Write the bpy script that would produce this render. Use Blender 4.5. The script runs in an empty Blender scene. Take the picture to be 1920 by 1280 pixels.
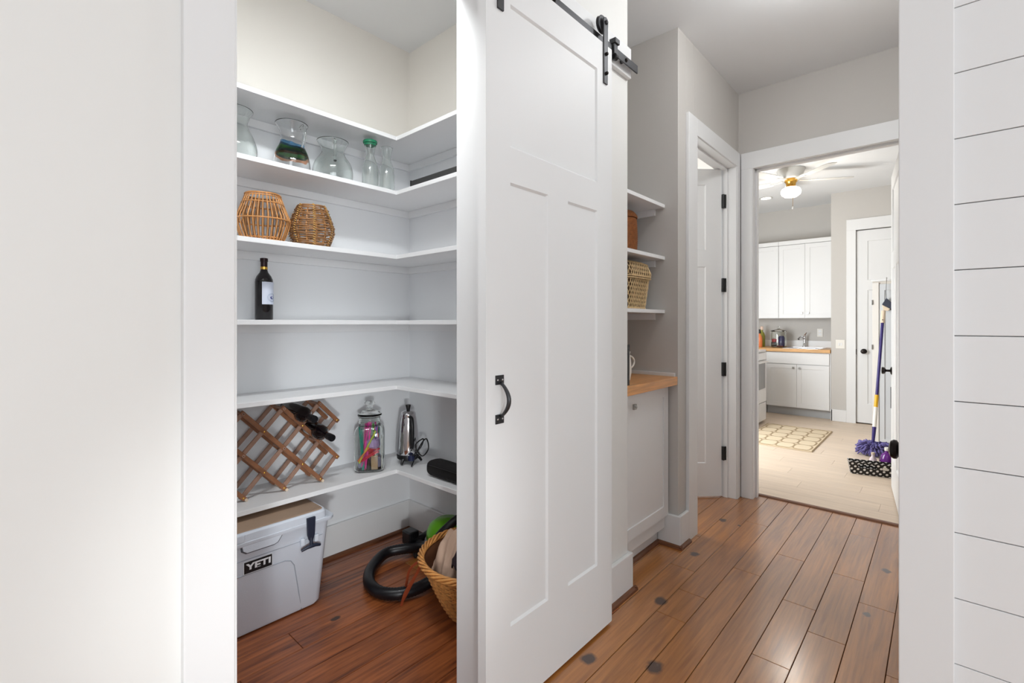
import bpy, math, random
from mathutils import Vector, Matrix
random.seed(7)
R = math.radians
PI = math.pi
sc = bpy.context.scene
C = sc.collection

# ------------------------------------------------------------ camera
cam_d = bpy.data.cameras.new('camera')
cam_d.sensor_fit = 'HORIZONTAL'
cam_d.sensor_width = 36.0
cam_d.lens = 36.0 * 894 / 1920
cam_d.shift_y = -(640 - 605) / 1920.0
cam_d.clip_start = 0.02
cam = bpy.data.objects.new('camera', cam_d)
C.objects.link(cam)
cam.location = (0, 0, 1.28)
cam.rotation_euler = (R(90), 0, R(42.04))
sc.camera = cam

# ------------------------------------------------------------ exposure, world, lights
sc.view_settings.view_transform = 'Standard'
sc.view_settings.look = 'None'
sc.view_settings.gamma = 1.0
sc.view_settings.use_curve_mapping = False
sc.view_settings.exposure = 0.25
w = bpy.data.worlds.new('world'); sc.world = w; w.use_nodes = True
w.node_tree.nodes['Background'].inputs[0].default_value = (0.75, 0.87, 1.0, 1)
w.node_tree.nodes['Background'].inputs[1].default_value = 1.0


def area(name, loc, target, sx, sy, power, col=(1, 1, 1)):
    d = bpy.data.lights.new(name, 'AREA')
    d.shape = 'RECTANGLE'; d.size = sx; d.size_y = sy; d.energy = power; d.color = col
    o = bpy.data.objects.new(name, d); C.objects.link(o)
    o.location = loc
    o.rotation_euler = (Vector(target) - Vector(loc)).to_track_quat('-Z', 'Y').to_euler()
    return o


def bulb(name, loc, power, rad=0.05, col=(1, 0.93, 0.84)):
    d = bpy.data.lights.new(name, 'POINT'); d.energy = power; d.shadow_soft_size = rad; d.color = col
    o = bpy.data.objects.new(name, d); C.objects.link(o); o.location = loc
    return o


area('window_daylight', (3.12, -0.9, 1.55), (0, -0.6, 1.45), 2.2, 1.5, 54, (0.91, 0.97, 1.0))
area('rear_window_daylight', (0.6, -2.92, 1.55), (0.2, 0, 1.45), 2.2, 1.5, 3, (0.91, 0.97, 1.0))
area('bounced_flash', (1.35, -0.85, 0.90), (-2.2, 1.3, 0.8), 0.3, 0.3, 5.0, (0.93, 0.98, 1.0))
fill_spot = bpy.data.lights.new('pantry_fill_spot', 'SPOT'); fill_spot.energy = 135; fill_spot.spot_size = R(25); fill_spot.spot_blend = 1.0  # added spot that brightens the dark lower pantry
fill_spot.shadow_soft_size = 0.10; fill_spot.color = (0.95, 0.985, 1.0)
so_ = bpy.data.objects.new('pantry_fill_spot', fill_spot); C.objects.link(so_); so_.location = (1.35, -0.75, 0.98)
so_.rotation_euler = (Vector((-2.3, 1.30, 0.58)) - so_.location).to_track_quat('-Z', 'Y').to_euler()
area('pantry_fill_light', (-1.32, 0.72, 2.60), (-2.25, 1.0, 0.55), 0.62, 0.05, 12.5, (0.95, 0.985, 1.0))  # added fill for the pantry bays; no lamp is known there
bulb('hall_fill_bulb', (-0.34, 2.36, 2.80), 13, 0.08, (0.96, 0.985, 1.0))  # added fill for the hall walls and ceiling
area('laundry_fill_light', (-2.30, 4.7, 1.35), (-1.1, 7.2, 0.6), 1.2, 1.3, 74, (0.93, 0.975, 1.0))  # added fill for the laundry, whose walls have no window
area('washroom_area_light', (-2.5, 3.25, 1.7), (-1.3, 3.25, 1.5), 0.7, 1.2, 34, (0.95, 0.985, 1.0))  # area light added inside the closed washroom
bulb('fan_lamp_bulb', (-1.237, 5.967, 2.60), 10, 0.07, (1.0, 0.95, 0.87))


# ------------------------------------------------------------ materials
def lin(c):
    return tuple(((x / 255) / 12.92 if x / 255 <= 0.04045 else (((x / 255) + 0.055) / 1.055) ** 2.4) for x in c) + (1,)


def mat(name, rgb, rough=0.5, metal=0.0, spec=0.5, trans=0.0, bump=0.0, bscale=60, var=0.0, vscale=8, stretch=None, ior=1.45, coat=0.0, emit=None, estr=0):
    m = bpy.data.materials.new(name); m.use_nodes = True
    nt = m.node_tree; b = nt.nodes['Principled BSDF']
    b.inputs['Base Color'].default_value = lin(rgb)
    b.inputs['Roughness'].default_value = rough
    b.inputs['Metallic'].default_value = metal
    b.inputs['Specular IOR Level'].default_value = spec
    b.inputs['IOR'].default_value = ior
    b.inputs['Transmission Weight'].default_value = trans
    b.inputs['Coat Weight'].default_value = coat
    if emit:
        b.inputs['Emission Color'].default_value = lin(emit); b.inputs['Emission Strength'].default_value = estr
    tc = nt.nodes.new('ShaderNodeTexCoord'); vec = tc.outputs['Object']
    if stretch:
        mp = nt.nodes.new('ShaderNodeMapping'); mp.inputs['Scale'].default_value = stretch
        nt.links.new(vec, mp.inputs[0]); vec = mp.outputs[0]
    if bump > 0:
        n = nt.nodes.new('ShaderNodeTexNoise'); n.inputs['Scale'].default_value = bscale; n.inputs['Detail'].default_value = 3
        nt.links.new(vec, n.inputs['Vector'])
        bp = nt.nodes.new('ShaderNodeBump'); bp.inputs['Strength'].default_value = bump; bp.inputs['Distance'].default_value = 0.002
        nt.links.new(n.outputs[0], bp.inputs['Height']); nt.links.new(bp.outputs[0], b.inputs['Normal'])
    if var > 0:
        n = nt.nodes.new('ShaderNodeTexNoise'); n.inputs['Scale'].default_value = vscale; n.inputs['Detail'].default_value = 5
        nt.links.new(vec, n.inputs['Vector'])
        cr = nt.nodes.new('ShaderNodeValToRGB')
        base = lin(rgb)
        cr.color_ramp.elements[0].position = 0.3; cr.color_ramp.elements[1].position = 0.7
        cr.color_ramp.elements[0].color = tuple(x * (1 - var) for x in base[:3]) + (1,)
        cr.color_ramp.elements[1].color = tuple(min(1, x * (1 + var)) for x in base[:3]) + (1,)
        nt.links.new(n.outputs[0], cr.inputs[0]); nt.links.new(cr.outputs[0], b.inputs['Base Color'])
    return m


def wood_floor(name, dark, light, knots=(), along='Y', rough=0.3, rnd=0.35, coat=0.6, con=0.16, cior=1.5):
    m = bpy.data.materials.new(name); m.use_nodes = True
    nt = m.node_tree; N = nt.nodes; L = nt.links; b = N['Principled BSDF']
    geo = N.new('ShaderNodeNewGeometry'); oi = N.new('ShaderNodeObjectInfo')
    off = N.new('ShaderNodeVectorMath'); off.operation = 'SCALE'; off.inputs[0].default_value = (7.3, 5.1, 3.7)
    L.new(oi.outputs['Random'], off.inputs['Scale'])
    add = N.new('ShaderNodeVectorMath'); add.operation = 'ADD'
    L.new(geo.outputs['Position'], add.inputs[0]); L.new(off.outputs[0], add.inputs[1])
    mp = N.new('ShaderNodeMapping'); mp.inputs['Scale'].default_value = (14, 1.1, 1) if along == 'Y' else (1.1, 14, 1)
    L.new(add.outputs[0], mp.inputs[0])
    n1 = N.new('ShaderNodeTexNoise'); n1.inputs['Scale'].default_value = 1.6; n1.inputs['Detail'].default_value = 7
    n1.inputs['Roughness'].default_value = 0.62; n1.inputs['Distortion'].default_value = 1.2
    L.new(mp.outputs[0], n1.inputs['Vector'])
    mp2 = N.new('ShaderNodeMapping'); mp2.inputs['Scale'].default_value = (90, 3, 1) if along == 'Y' else (3, 90, 1)
    L.new(add.outputs[0], mp2.inputs[0])
    n2 = N.new('ShaderNodeTexNoise'); n2.inputs['Scale'].default_value = 1.0; n2.inputs['Detail'].default_value = 3
    L.new(mp2.outputs[0], n2.inputs['Vector'])
    mx = N.new('ShaderNodeMix'); mx.data_type = 'FLOAT'; mx.inputs[0].default_value = 0.35
    L.new(n1.outputs[0], mx.inputs[2]); L.new(n2.outputs[0], mx.inputs[3])
    cr = N.new('ShaderNodeValToRGB')
    cr.color_ramp.elements[0].position = 0.5 - con; cr.color_ramp.elements[0].color = lin(dark)
    cr.color_ramp.elements[1].position = 0.5 + con; cr.color_ramp.elements[1].color = lin(light)
    L.new(mx.outputs[0], cr.inputs[0])
    hsv = N.new('ShaderNodeHueSaturation')
    mr = N.new('ShaderNodeMapRange'); mr.inputs['To Min'].default_value = 1 - rnd / 2; mr.inputs['To Max'].default_value = 1 + rnd / 2
    L.new(oi.outputs['Random'], mr.inputs[0]); L.new(mr.outputs[0], hsv.inputs['Value']); L.new(cr.outputs[0], hsv.inputs['Color'])
    col = hsv.outputs[0]
    prev = None
    if knots:
        kn_ = N.new('ShaderNodeTexNoise'); kn_.inputs['Scale'].default_value = 26; kn_.inputs['Detail'].default_value = 4
        L.new(geo.outputs['Position'], kn_.inputs['Vector'])
        ks = N.new('ShaderNodeVectorMath'); ks.operation = 'MULTIPLY_ADD'; ks.inputs[1].default_value = (0.03, 0.03, 0); ks.inputs[2].default_value = (-0.015, -0.015, 0)
        L.new(kn_.outputs['Color'], ks.inputs[0])
        kp = N.new('ShaderNodeVectorMath'); kp.operation = 'ADD'; L.new(ks.outputs[0], kp.inputs[0]); L.new(geo.outputs['Position'], kp.inputs[1])
    for (kx, ky, kr) in knots:
        sb = N.new('ShaderNodeVectorMath'); sb.operation = 'SUBTRACT'; sb.inputs[1].default_value = (kx, ky, 0)
        L.new(kp.outputs[0], sb.inputs[0])
        ml = N.new('ShaderNodeVectorMath'); ml.operation = 'MULTIPLY'; ml.inputs[1].default_value = (1, 0.75, 0)
        L.new(sb.outputs[0], ml.inputs[0])
        ln = N.new('ShaderNodeVectorMath'); ln.operation = 'LENGTH'; L.new(ml.outputs[0], ln.inputs[0])
        k = N.new('ShaderNodeMapRange'); k.inputs['From Min'].default_value = kr * 0.75; k.inputs['From Max'].default_value = kr * 1.25
        k.inputs['To Min'].default_value = 1; k.inputs['To Max'].default_value = 0
        L.new(ln.outputs['Value'], k.inputs[0])
        if prev is None:
            prev = k.outputs[0]
        else:
            mm = N.new('ShaderNodeMath'); mm.operation = 'MAXIMUM'
            L.new(prev, mm.inputs[0]); L.new(k.outputs[0], mm.inputs[1]); prev = mm.outputs[0]
    if prev is not None:
        mc = N.new('ShaderNodeMix'); mc.data_type = 'RGBA'
        L.new(prev, mc.inputs[0]); L.new(col, mc.inputs[6]); mc.inputs[7].default_value = lin((62, 34, 20))
        col = mc.outputs[2]
    L.new(col, b.inputs['Base Color'])
    b.inputs['Coat Weight'].default_value = coat; b.inputs['Coat Roughness'].default_value = 0.2; b.inputs['Coat IOR'].default_value = cior
    rr = N.new('ShaderNodeMapRange'); rr.inputs['To Min'].default_value = rough - 0.07; rr.inputs['To Max'].default_value = rough + 0.1
    L.new(n1.outputs[0], rr.inputs[0]); L.new(rr.outputs[0], b.inputs['Roughness'])
    bp = N.new('ShaderNodeBump'); bp.inputs['Strength'].default_value = 0.03; bp.inputs['Distance'].default_value = 0.001
    L.new(mx.outputs[0], bp.inputs['Height']); L.new(bp.outputs[0], b.inputs['Normal'])
    return m


def pantry_wall_mat():
    m = mat('pantry_paint', (238, 239, 241), 0.55, bump=0.05)
    nt = m.node_tree; b = nt.nodes['Principled BSDF']
    geo = nt.nodes.new('ShaderNodeNewGeometry'); sp = nt.nodes.new('ShaderNodeSeparateXYZ')
    nt.links.new(geo.outputs['Position'], sp.inputs[0])
    g = nt.nodes.new('ShaderNodeMath'); g.operation = 'GREATER_THAN'; g.inputs[1].default_value = 2.27
    nt.links.new(sp.outputs[2], g.inputs[0])
    mx = nt.nodes.new('ShaderNodeMix'); mx.data_type = 'RGBA'
    mx.inputs[6].default_value = lin((238, 239, 241)); mx.inputs[7].default_value = lin((236, 232, 225))
    nt.links.new(g.outputs[0], mx.inputs[0]); nt.links.new(mx.outputs[2], b.inputs['Base Color'])
    return m


def dotted_mat():
    m = bpy.data.materials.new('polka_dot_print'); m.use_nodes = True
    nt = m.node_tree; N = nt.nodes; L = nt.links; b = N['Principled BSDF']; b.inputs['Roughness'].default_value = 0.4
    tc = N.new('ShaderNodeTexCoord'); sp = N.new('ShaderNodeSeparateXYZ'); L.new(tc.outputs['Object'], sp.inputs[0])

    def M(op, a, bb=None):
        n = N.new('ShaderNodeMath'); n.operation = op
        for i, q in enumerate((a, bb)):
            if q is None: continue
            if isinstance(q, (int, float)): n.inputs[i].default_value = q
            else: L.new(q, n.inputs[i])
        return n.outputs[0]
    x = M('ADD', sp.outputs[0], sp.outputs[1]); z = sp.outputs[2]
    outs = []
    p = 0.044
    for o in (0, 0.5):
        fx = M('SUBTRACT', M('FRACT', M('ADD', M('DIVIDE', x, p), o)), 0.5)
        fz = M('SUBTRACT', M('FRACT', M('ADD', M('DIVIDE', z, p), o)), 0.5)
        d = M('SQRT', M('ADD', M('MULTIPLY', fx, fx), M('MULTIPLY', fz, fz)))
        outs.append(M('LESS_THAN', d, 0.2))
    mk = M('MAXIMUM', outs[0], outs[1])
    mx = N.new('ShaderNodeMix'); mx.data_type = 'RGBA'; L.new(mk, mx.inputs[0])
    mx.inputs[6].default_value = lin((18, 14, 14)); mx.inputs[7].default_value = lin((240, 238, 235))
    L.new(mx.outputs[2], b.inputs['Base Color'])
    return m


def pitcher_band_mat():
    m = mat('swirled_glass', (255, 255, 255), 0.02, trans=1.0)
    nt = m.node_tree; N = nt.nodes; L = nt.links; b = N['Principled BSDF']
    tc = N.new('ShaderNodeTexCoord'); sp = N.new('ShaderNodeSeparateXYZ'); L.new(tc.outputs['Object'], sp.inputs[0])
    n = N.new('ShaderNodeTexNoise'); n.inputs['Scale'].default_value = 9; L.new(tc.outputs['Object'], n.inputs['Vector'])
    ml = N.new('ShaderNodeMath'); ml.operation = 'MULTIPLY_ADD'; ml.inputs[1].default_value = 0.07; ml.inputs[2].default_value = -0.035
    L.new(n.outputs[0], ml.inputs[0])
    ad = N.new('ShaderNodeMath'); ad.operation = 'ADD'; L.new(ml.outputs[0], ad.inputs[0]); L.new(sp.outputs[2], ad.inputs[1])
    mr = N.new('ShaderNodeMapRange'); mr.inputs['From Min'].default_value = 0.06; mr.inputs['From Max'].default_value = 0.16
    L.new(ad.outputs[0], mr.inputs[0])
    cr = N.new('ShaderNodeValToRGB'); cr.color_ramp.interpolation = 'CONSTANT'
    e = cr.color_ramp.elements
    e[0].position = 0; e[0].color = (1, 1, 1, 1); e[1].position = 0.85; e[1].color = (1, 1, 1, 1)
    for p, c in ((0.22, (215, 150, 110)), (0.34, (20, 60, 45)), (0.45, (40, 120, 40)), (0.62, (30, 80, 110)), (0.72, (110, 170, 215))):
        q = e.new(p); q.color = lin(c)
    L.new(mr.outputs[0], cr.inputs[0]); L.new(cr.outputs[0], b.inputs['Base Color'])
    return m


HALL_KNOTS = [(-1.056, 3.215, .020), (-1.016, 2.638, .022), (-0.961, 2.087, .026), (-1.002, 1.543, .024), (-0.794, 1.67, .028),
              (-0.213, 3.119, .019), (-0.245, 2.598, .012), (-0.952, 3.197, .008), (-1.95, 1.02, .014)]
WHITE = mat('white_trim_paint', (233, 233, 233), 0.38, bump=0.04, bscale=25)
DOORW = mat('white_door_paint', (233, 233, 233), 0.5, bump=0.05, bscale=18)
ROOMW = mat('warm_white_wall_paint', (232, 231, 228), 0.6, bump=0.06, bscale=90)
GREIGE = mat('greige_wall_paint', (201, 197, 192), 0.62, bump=0.06, bscale=90)
CEIL = mat('ceiling_paint', (234, 235, 236), 0.75, bump=0.05, bscale=70)
PWALL = pantry_wall_mat()
SHELFW = mat('white_shelf_paint', (240, 240, 241), 0.42, bump=0.03)
WOODF = wood_floor('stained_plank_wood', (134, 78, 30), (196, 128, 60), HALL_KNOTS, rnd=0.14, rough=0.3, coat=1.0, con=0.18, cior=1.65)
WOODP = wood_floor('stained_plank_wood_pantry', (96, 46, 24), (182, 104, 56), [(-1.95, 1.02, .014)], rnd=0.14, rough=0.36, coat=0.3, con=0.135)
PALEF = wood_floor('pale_plank_wood', (204, 184, 164), (226, 206, 184), along='X', rough=0.4, rnd=0.07, coat=0.0)
SHOE = mat('brown_shoe_moulding_stain', (112, 70, 46), 0.4, var=0.25, vscale=6, stretch=(2, 2, 30))
SUBF = mat('dark_underfloor', (40, 26, 18), 0.9)
STEEL = mat('gunmetal_steel', (74, 74, 76), 0.42, metal=0.75, bump=0.1, bscale=150)
BRONZE = mat('oil_rubbed_bronze', (38, 32, 30), 0.3, metal=0.7)
CHROME = mat('chrome', (222, 222, 225), 0.08, metal=1.0)
NICKEL = mat('brushed_nickel', (160, 158, 154), 0.3, metal=1.0)
BLACK = mat('black_plastic', (20, 20, 22), 0.35)
BLACKM = mat('black_matte', (16, 13, 14), 0.85, bump=0.5, bscale=400)
BUTCHER = mat('butcher_block_wood', (214, 152, 92), 0.35, var=0.16, vscale=4, stretch=(22, 1.5, 22))
BUTCHX = mat('butcher_block_wood_laundry', (214, 164, 104), 0.35, var=0.16, vscale=4, stretch=(1.5, 22, 22))
GLASS = mat('clear_glass', (252, 255, 253), 0.0, trans=1.0, ior=1.45)
BAND = pitcher_band_mat()
BOTTLE = mat('dark_bottle_glass', (14, 9, 12), 0.06, coat=0.3)
RATTAN = mat('honey_rattan', (198, 140, 84), 0.42, var=0.28, vscale=30)
RATTAN2 = mat('brown_rattan', (158, 114, 74), 0.45, var=0.35, vscale=30)
RATBIND = mat('pale_rattan_binding', (214, 168, 96), 0.45, var=0.15, vscale=60)
WICKER = mat('golden_wicker', (214, 150, 84), 0.45, var=0.25, vscale=40)
SEAGR = mat('pale_woven_seagrass', (214, 184, 138), 0.6, var=0.22, vscale=80)
BROWNW = mat('brown_woven_fibre', (142, 84, 40), 0.6, var=0.25, vscale=60)
WALNUT = mat('oiled_rack_wood', (142, 96, 68), 0.42, var=0.25, vscale=20)
WALNUTD = mat('rack_wood_edge', (158, 124, 106), 0.5, var=0.2, vscale=25)
COOLER = mat('pale_grey_rotomoulded_plastic', (214, 220, 230), 0.5, bump=0.25, bscale=220)
COOLTAN = mat('tan_lid_plastic', (168, 142, 120), 0.55, bump=0.2, bscale=200)
RUBBER = mat('dark_blue_black_rubber', (34, 40, 58), 0.5)
HOSE = mat('black_hose_rubber', (16, 15, 19), 0.36)
GREEN = mat('lime_green_plastic', (96, 168, 26), 0.3)
GREYP = mat('smoky_grey_plastic', (120, 118, 120), 0.3)
TAN = mat('tan_canvas_cloth', (206, 174, 152), 0.9, bump=0.6, bscale=30)
DARKC = mat('dark_plum_cloth', (50, 38, 44), 0.9, bump=0.5, bscale=60)
RUST = mat('rust_brown_ribbon', (150, 66, 34), 0.6)
PAPER = mat('printed_label_paper', (214, 220, 236), 0.6)
PURPLE = mat('purple_enamel', (50, 38, 104), 0.3)
LAV = mat('lavender_microfibre', (108, 100, 156), 0.9, var=0.25, vscale=60)
YEL = mat('yellow_sticker', (222, 170, 30), 0.4)
BEIGE = mat('beige_plastic', (222, 202, 178), 0.45)
IVORY = mat('ivory_plastic', (232, 228, 220), 0.4)
APPL = mat('white_appliance_enamel', (238, 238, 240), 0.2)
OVENG = mat('grey_oven_window', (128, 128, 130), 0.15)
RUGM = mat('cream_rug_pile', (214, 196, 168), 0.95, bump=0.6, bscale=500)
RUGL = mat('taupe_rug_line', (160, 138, 108), 0.95, bump=0.5, bscale=500)
BRASS = mat('polished_brass', (226, 176, 84), 0.2, metal=1.0)
GLOBE = mat('lit_lamp_globe', (255, 250, 240), 0.4, emit=(255, 246, 230), estr=6)
FANW = mat('white_fan_enamel', (212, 210, 205), 0.5)
CABG = mat('pale_grey_locker_panel', (206, 208, 210), 0.45)


def plain(name, rgb, rough=0.45):
    return mat(name, rgb, rough)


# ------------------------------------------------------------ mesh helpers
class MB:
    def __init__(s):
        s.v = []; s.f = []

    def add(s, vs, fs):
        n = len(s.v); s.v += [tuple(v) for v in vs]; s.f += [tuple(i + n for i in f) for f in fs]
        return s

    def box(s, x0, x1, y0, y1, z0, z1):
        vs = [(x, y, z) for z in (z0, z1) for y in (y0, y1) for x in (x0, x1)]
        return s.add(vs, [(0, 2, 3, 1), (4, 5, 7, 6), (0, 1, 5, 4), (2, 6, 7, 3), (0, 4, 6, 2), (1, 3, 7, 5)])

    def lathe(s, prof, seg=24, c=(0, 0, 0), close=True, sq=None, axis=None):
        """prof: (r,z) list; closed loop profiles come as full lists."""
        vs = []; fs = []
        n = len(prof)
        for (r, z) in prof:
            for k in range(seg):
                a = 2 * PI * k / seg
                ca, sa = math.cos(a), math.sin(a)
                rr = r
                if sq:
                    p = sq; rr = r / ((abs(ca) ** p + abs(sa) ** p) ** (1 / p))
                vs.append((rr * ca, rr * sa, z))
        for i in range(n - 1):
            for k in range(seg):
                k2 = (k + 1) % seg
                fs.append((i * seg + k, i * seg + k2, (i + 1) * seg + k2, (i + 1) * seg + k))
        if close:
            if prof[0][0] > 1e-5: fs.append(tuple(range(seg))[::-1])
            if prof[-1][0] > 1e-5: fs.append(tuple((n - 1) * seg + k for k in range(seg)))
        if axis is not None:
            M = Vector((0, 0, 1)).rotation_difference(Vector(axis).normalized()).to_matrix()
            vs = [M @ Vector(v) for v in vs]
        vs = [(v[0] + c[0], v[1] + c[1], v[2] + c[2]) for v in vs]
        return s.add(vs, fs)

    def tube(s, pts, r, seg=6, closed=False, flat=None):
        pts = [Vector(p) for p in pts]; n = len(pts)
        rs = r if isinstance(r, (list, tuple)) else [r] * n
        vs = []; fs = []
        up = None
        for i, p in enumerate(pts):
            a = pts[(i - 1) % n] if (closed or i > 0) else p
            b = pts[(i + 1) % n] if (closed or i < n - 1) else p
            t = (b - a).normalized()
            if up is None:
                up = t.orthogonal().normalized()
                if abs(t.z) < 0.9: up = (Vector((0, 0, 1)) - t * t.z).normalized()
            else:
                up = (up - t * up.dot(t)).normalized()
            sd = t.cross(up)
            for k in range(seg):
                an = 2 * PI * k / seg
                q = p + (up * math.cos(an) * (flat or 1) + sd * math.sin(an)) * rs[i]
                vs.append(tuple(q))
        m = n if closed else n - 1
        for i in range(m):
            j = (i + 1) % n
            for k in range(seg):
                k2 = (k + 1) % seg
                fs.append((i * seg + k, i * seg + k2, j * seg + k2, j * seg + k))
        if not closed:
            fs.append(tuple(range(seg))[::-1]); fs.append(tuple((n - 1) * seg + k for k in range(seg)))
        return s.add(vs, fs)

    def prism(s, poly, z0, z1, fn=None):
        """poly of 2D points extruded along third coordinate; fn maps (u,v,w)->xyz"""
        fn = fn or (lambda u, v, w_: (u, v, w_))
        n = len(poly)
        vs = [fn(u, v, z0) for u, v in poly] + [fn(u, v, z1) for u, v in poly]
        fs = [tuple(range(n))[::-1], tuple(range(n, 2 * n))]
        for i in range(n):
            j = (i + 1) % n
            fs.append((i, j, n + j, n + i))
        return s.add(vs, fs)

    def bar(s, a, b, wx, wz, up=(0, 0, 1)):
        """square bar from a to b: width wx across, wz along 'up'-ish"""
        a = Vector(a); b = Vector(b); t = (b - a).normalized(); upv = Vector(up)
        u = (upv - t * upv.dot(t)).normalized(); sd = t.cross(u)
        vs = []
        for p in (a, b):
            for (i, j) in ((-1, -1), (1, -1), (1, 1), (-1, 1)):
                vs.append(p + sd * (i * wx / 2) + u * (j * wz / 2))
        return s.add(vs, [(0, 3, 2, 1), (4, 5, 6, 7), (0, 1, 5, 4), (1, 2, 6, 5), (2, 3, 7, 6), (3, 0, 4, 7)])

    def build(s, name, m, parent=None, bevel=0, smooth=False, seg=2, world=False, kind=None, label=None):
        me = bpy.data.meshes.new(name)
        vs = s.v
        if world and parent is not None:
            o_ = parent.matrix_basis.translation.copy(); pp = parent.parent
            while pp is not None:
                o_ += pp.matrix_basis.translation; pp = pp.parent
            vs = [(x - o_[0], y - o_[1], z - o_[2]) for x, y, z in vs]
        me.from_pydata(vs, [], s.f)
        import bmesh as _b
        bm = _b.new(); bm.from_mesh(me); _b.ops.recalc_face_normals(bm, faces=bm.faces); bm.to_mesh(me); bm.free()
        if smooth:
            me.polygons.foreach_set('use_smooth', [True] * len(me.polygons))
            if smooth != 'all':
                me.set_sharp_from_angle(angle=R(smooth if isinstance(smooth, (int, float)) and smooth > 1 else 40))
        me.materials.append(m); me.update()
        o = bpy.data.objects.new(name, me); C.objects.link(o)
        if parent is not None: o.parent = parent
        if bevel:
            b = o.modifiers.new('bevel', 'BEVEL'); b.width = bevel; b.segments = seg; b.limit_method = 'ANGLE'; b.angle_limit = R(40)
            b.harden_normals = False
        if kind: o['kind'] = kind
        if label: o['label'] = label
        return o


def B(*a):
    m = MB()
    for q in a: m.box(*q)
    return m


def struct(name, mb, m, bevel=0, parent=None):
    o = mb.build(name, m, parent, bevel=bevel)
    if parent is None: o['kind'] = 'structure'
    return o


def thing(name, label, cat, loc=(0, 0, 0), rz=0, group=None, kind=None):
    o = bpy.data.objects.new(name, None); C.objects.link(o)
    o.empty_display_size = 0.1
    o.location = loc; o.rotation_euler = (0, 0, rz)
    o['label'] = label
    if cat: o['category'] = cat
    if group: o['group'] = group
    if kind: o['kind'] = kind
    return o


def tag(o, label, cat, group=None):
    o['label'] = label; o['category'] = cat
    if group: o['group'] = group
    return o


def child_empty(name, parent, loc, rz=0):
    o = bpy.data.objects.new(name, None); C.objects.link(o); o.parent = parent
    o.location = loc; o.rotation_euler = (0, 0, rz); return o


def recess(m, u0, u1, z0, z1, y, sgn, depth, slope):
    """sloped edge + flat field, front face at y, recess going sgn*depth"""
    a = [(u0, y, z0), (u1, y, z0), (u1, y, z1), (u0, y, z1)]
    yy = y + sgn * depth
    b = [(u0 + slope, yy, z0 + slope), (u1 - slope, yy, z0 + slope), (u1 - slope, yy, z1 - slope), (u0 + slope, yy, z1 - slope)]
    yb = y + sgn * (depth + 0.002)
    cc = [(u0, yb, z0), (u1, yb, z0), (u1, yb, z1), (u0, yb, z1)]
    fs = [(4, 5, 6, 7)]
    for i in range(4):
        j = (i + 1) % 4
        fs.append((i, j, 4 + j, 4 + i)); fs.append((i, 8 + i, 8 + j, j))
    fs.append((8, 11, 10, 9))
    m.add(a + b + cc, fs)


def leaf(parent, w_, h, t, panels, m, depth=0.008, slope=0.006, both=True, fname='frame', bevel=0.002, pname='panel'):
    """door leaf, local x 0..w, y 0..t (front normal -y), z 0..h"""
    us = sorted(set([0, w_] + [p[0] for p in panels] + [p[1] for p in panels]))
    mb = MB()
    # stiles and rails: grid cells not in a panel, merged into columns
    zs = sorted(set([0, h] + [p[2] for p in panels] + [p[3] for p in panels]))

    def inp(u, z): return any(p[0] < u < p[1] and p[2] < z < p[3] for p in panels)
    # core slab
    core = depth + 0.002
    mb.box(0.004, w_ - 0.004, core, (t - core) if both else t - 0.0005, 0.004, h - 0.004)
    nu, nz = len(us), len(zs)
    for (y, y2, flip) in ([(0, core, False)] + ([(t, t - core, True)] if both else [(t, t - core, True)])):
        vid = {}
        vs = []
        fs = []

        def V(i, j, yy):
            k = (i, j, yy)
            if k not in vid:
                vid[k] = len(vs); vs.append((us[i], yy, zs[j]))
            return vid[k]
        cell = {}
        for i in range(nu - 1):
            for j in range(nz - 1):
                hole = inp((us[i] + us[i + 1]) / 2, (zs[j] + zs[j + 1]) / 2)
                if flip and not both: hole = False
                cell[(i, j)] = not hole
        for (i, j), on in cell.items():
            if not on: continue
            fs.append((V(i, j, y), V(i + 1, j, y), V(i + 1, j + 1, y), V(i, j + 1, y)))
        mb.add(vs, fs)
    # outer edge skin
    mb.add([(0, 0, 0), (w_, 0, 0), (w_, 0, h), (0, 0, h), (0, t, 0), (w_, t, 0), (w_, t, h), (0, t, h)],
           [(0, 1, 5, 4), (1, 2, 6, 5), (2, 3, 7, 6), (3, 0, 4, 7)])
    import bmesh as _b
    fr = mb.build(fname, m, parent)
    bm = _b.new(); bm.from_mesh(fr.data); _b.ops.remove_doubles(bm, verts=bm.verts, dist=0.0002)
    # dissolve coplanar seams so flush stiles and rails read as one painted face
    _b.ops.recalc_face_normals(bm, faces=bm.faces); bm.to_mesh(fr.data); bm.free()
    if bevel:
        b = fr.modifiers.new('bevel', 'BEVEL'); b.width = bevel; b.segments = 2; b.limit_method = 'ANGLE'; b.angle_limit = R(50)
    for p in panels:
        pm = MB()
        recess(pm, p[0], p[1], p[2], p[3], 0.0, 1, depth, slope)
        if both: recess(pm, p[0], p[1], p[2], p[3], t, -1, depth, slope)
        pm.build(pname, m, parent)
    return fr


def arc(c, r, a0, a1, n, plane='xz'):
    out = []
    for i in range(n + 1):
        a = a0 + (a1 - a0) * i / n
        u, v = r * math.cos(a), r * math.sin(a)
        if plane == 'xz': out.append((c[0] + u, c[1], c[2] + v))
        elif plane == 'yz': out.append((c[0], c[1] + u, c[2] + v))
        else: out.append((c[0] + u, c[1] + v, c[2]))
    return out


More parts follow.
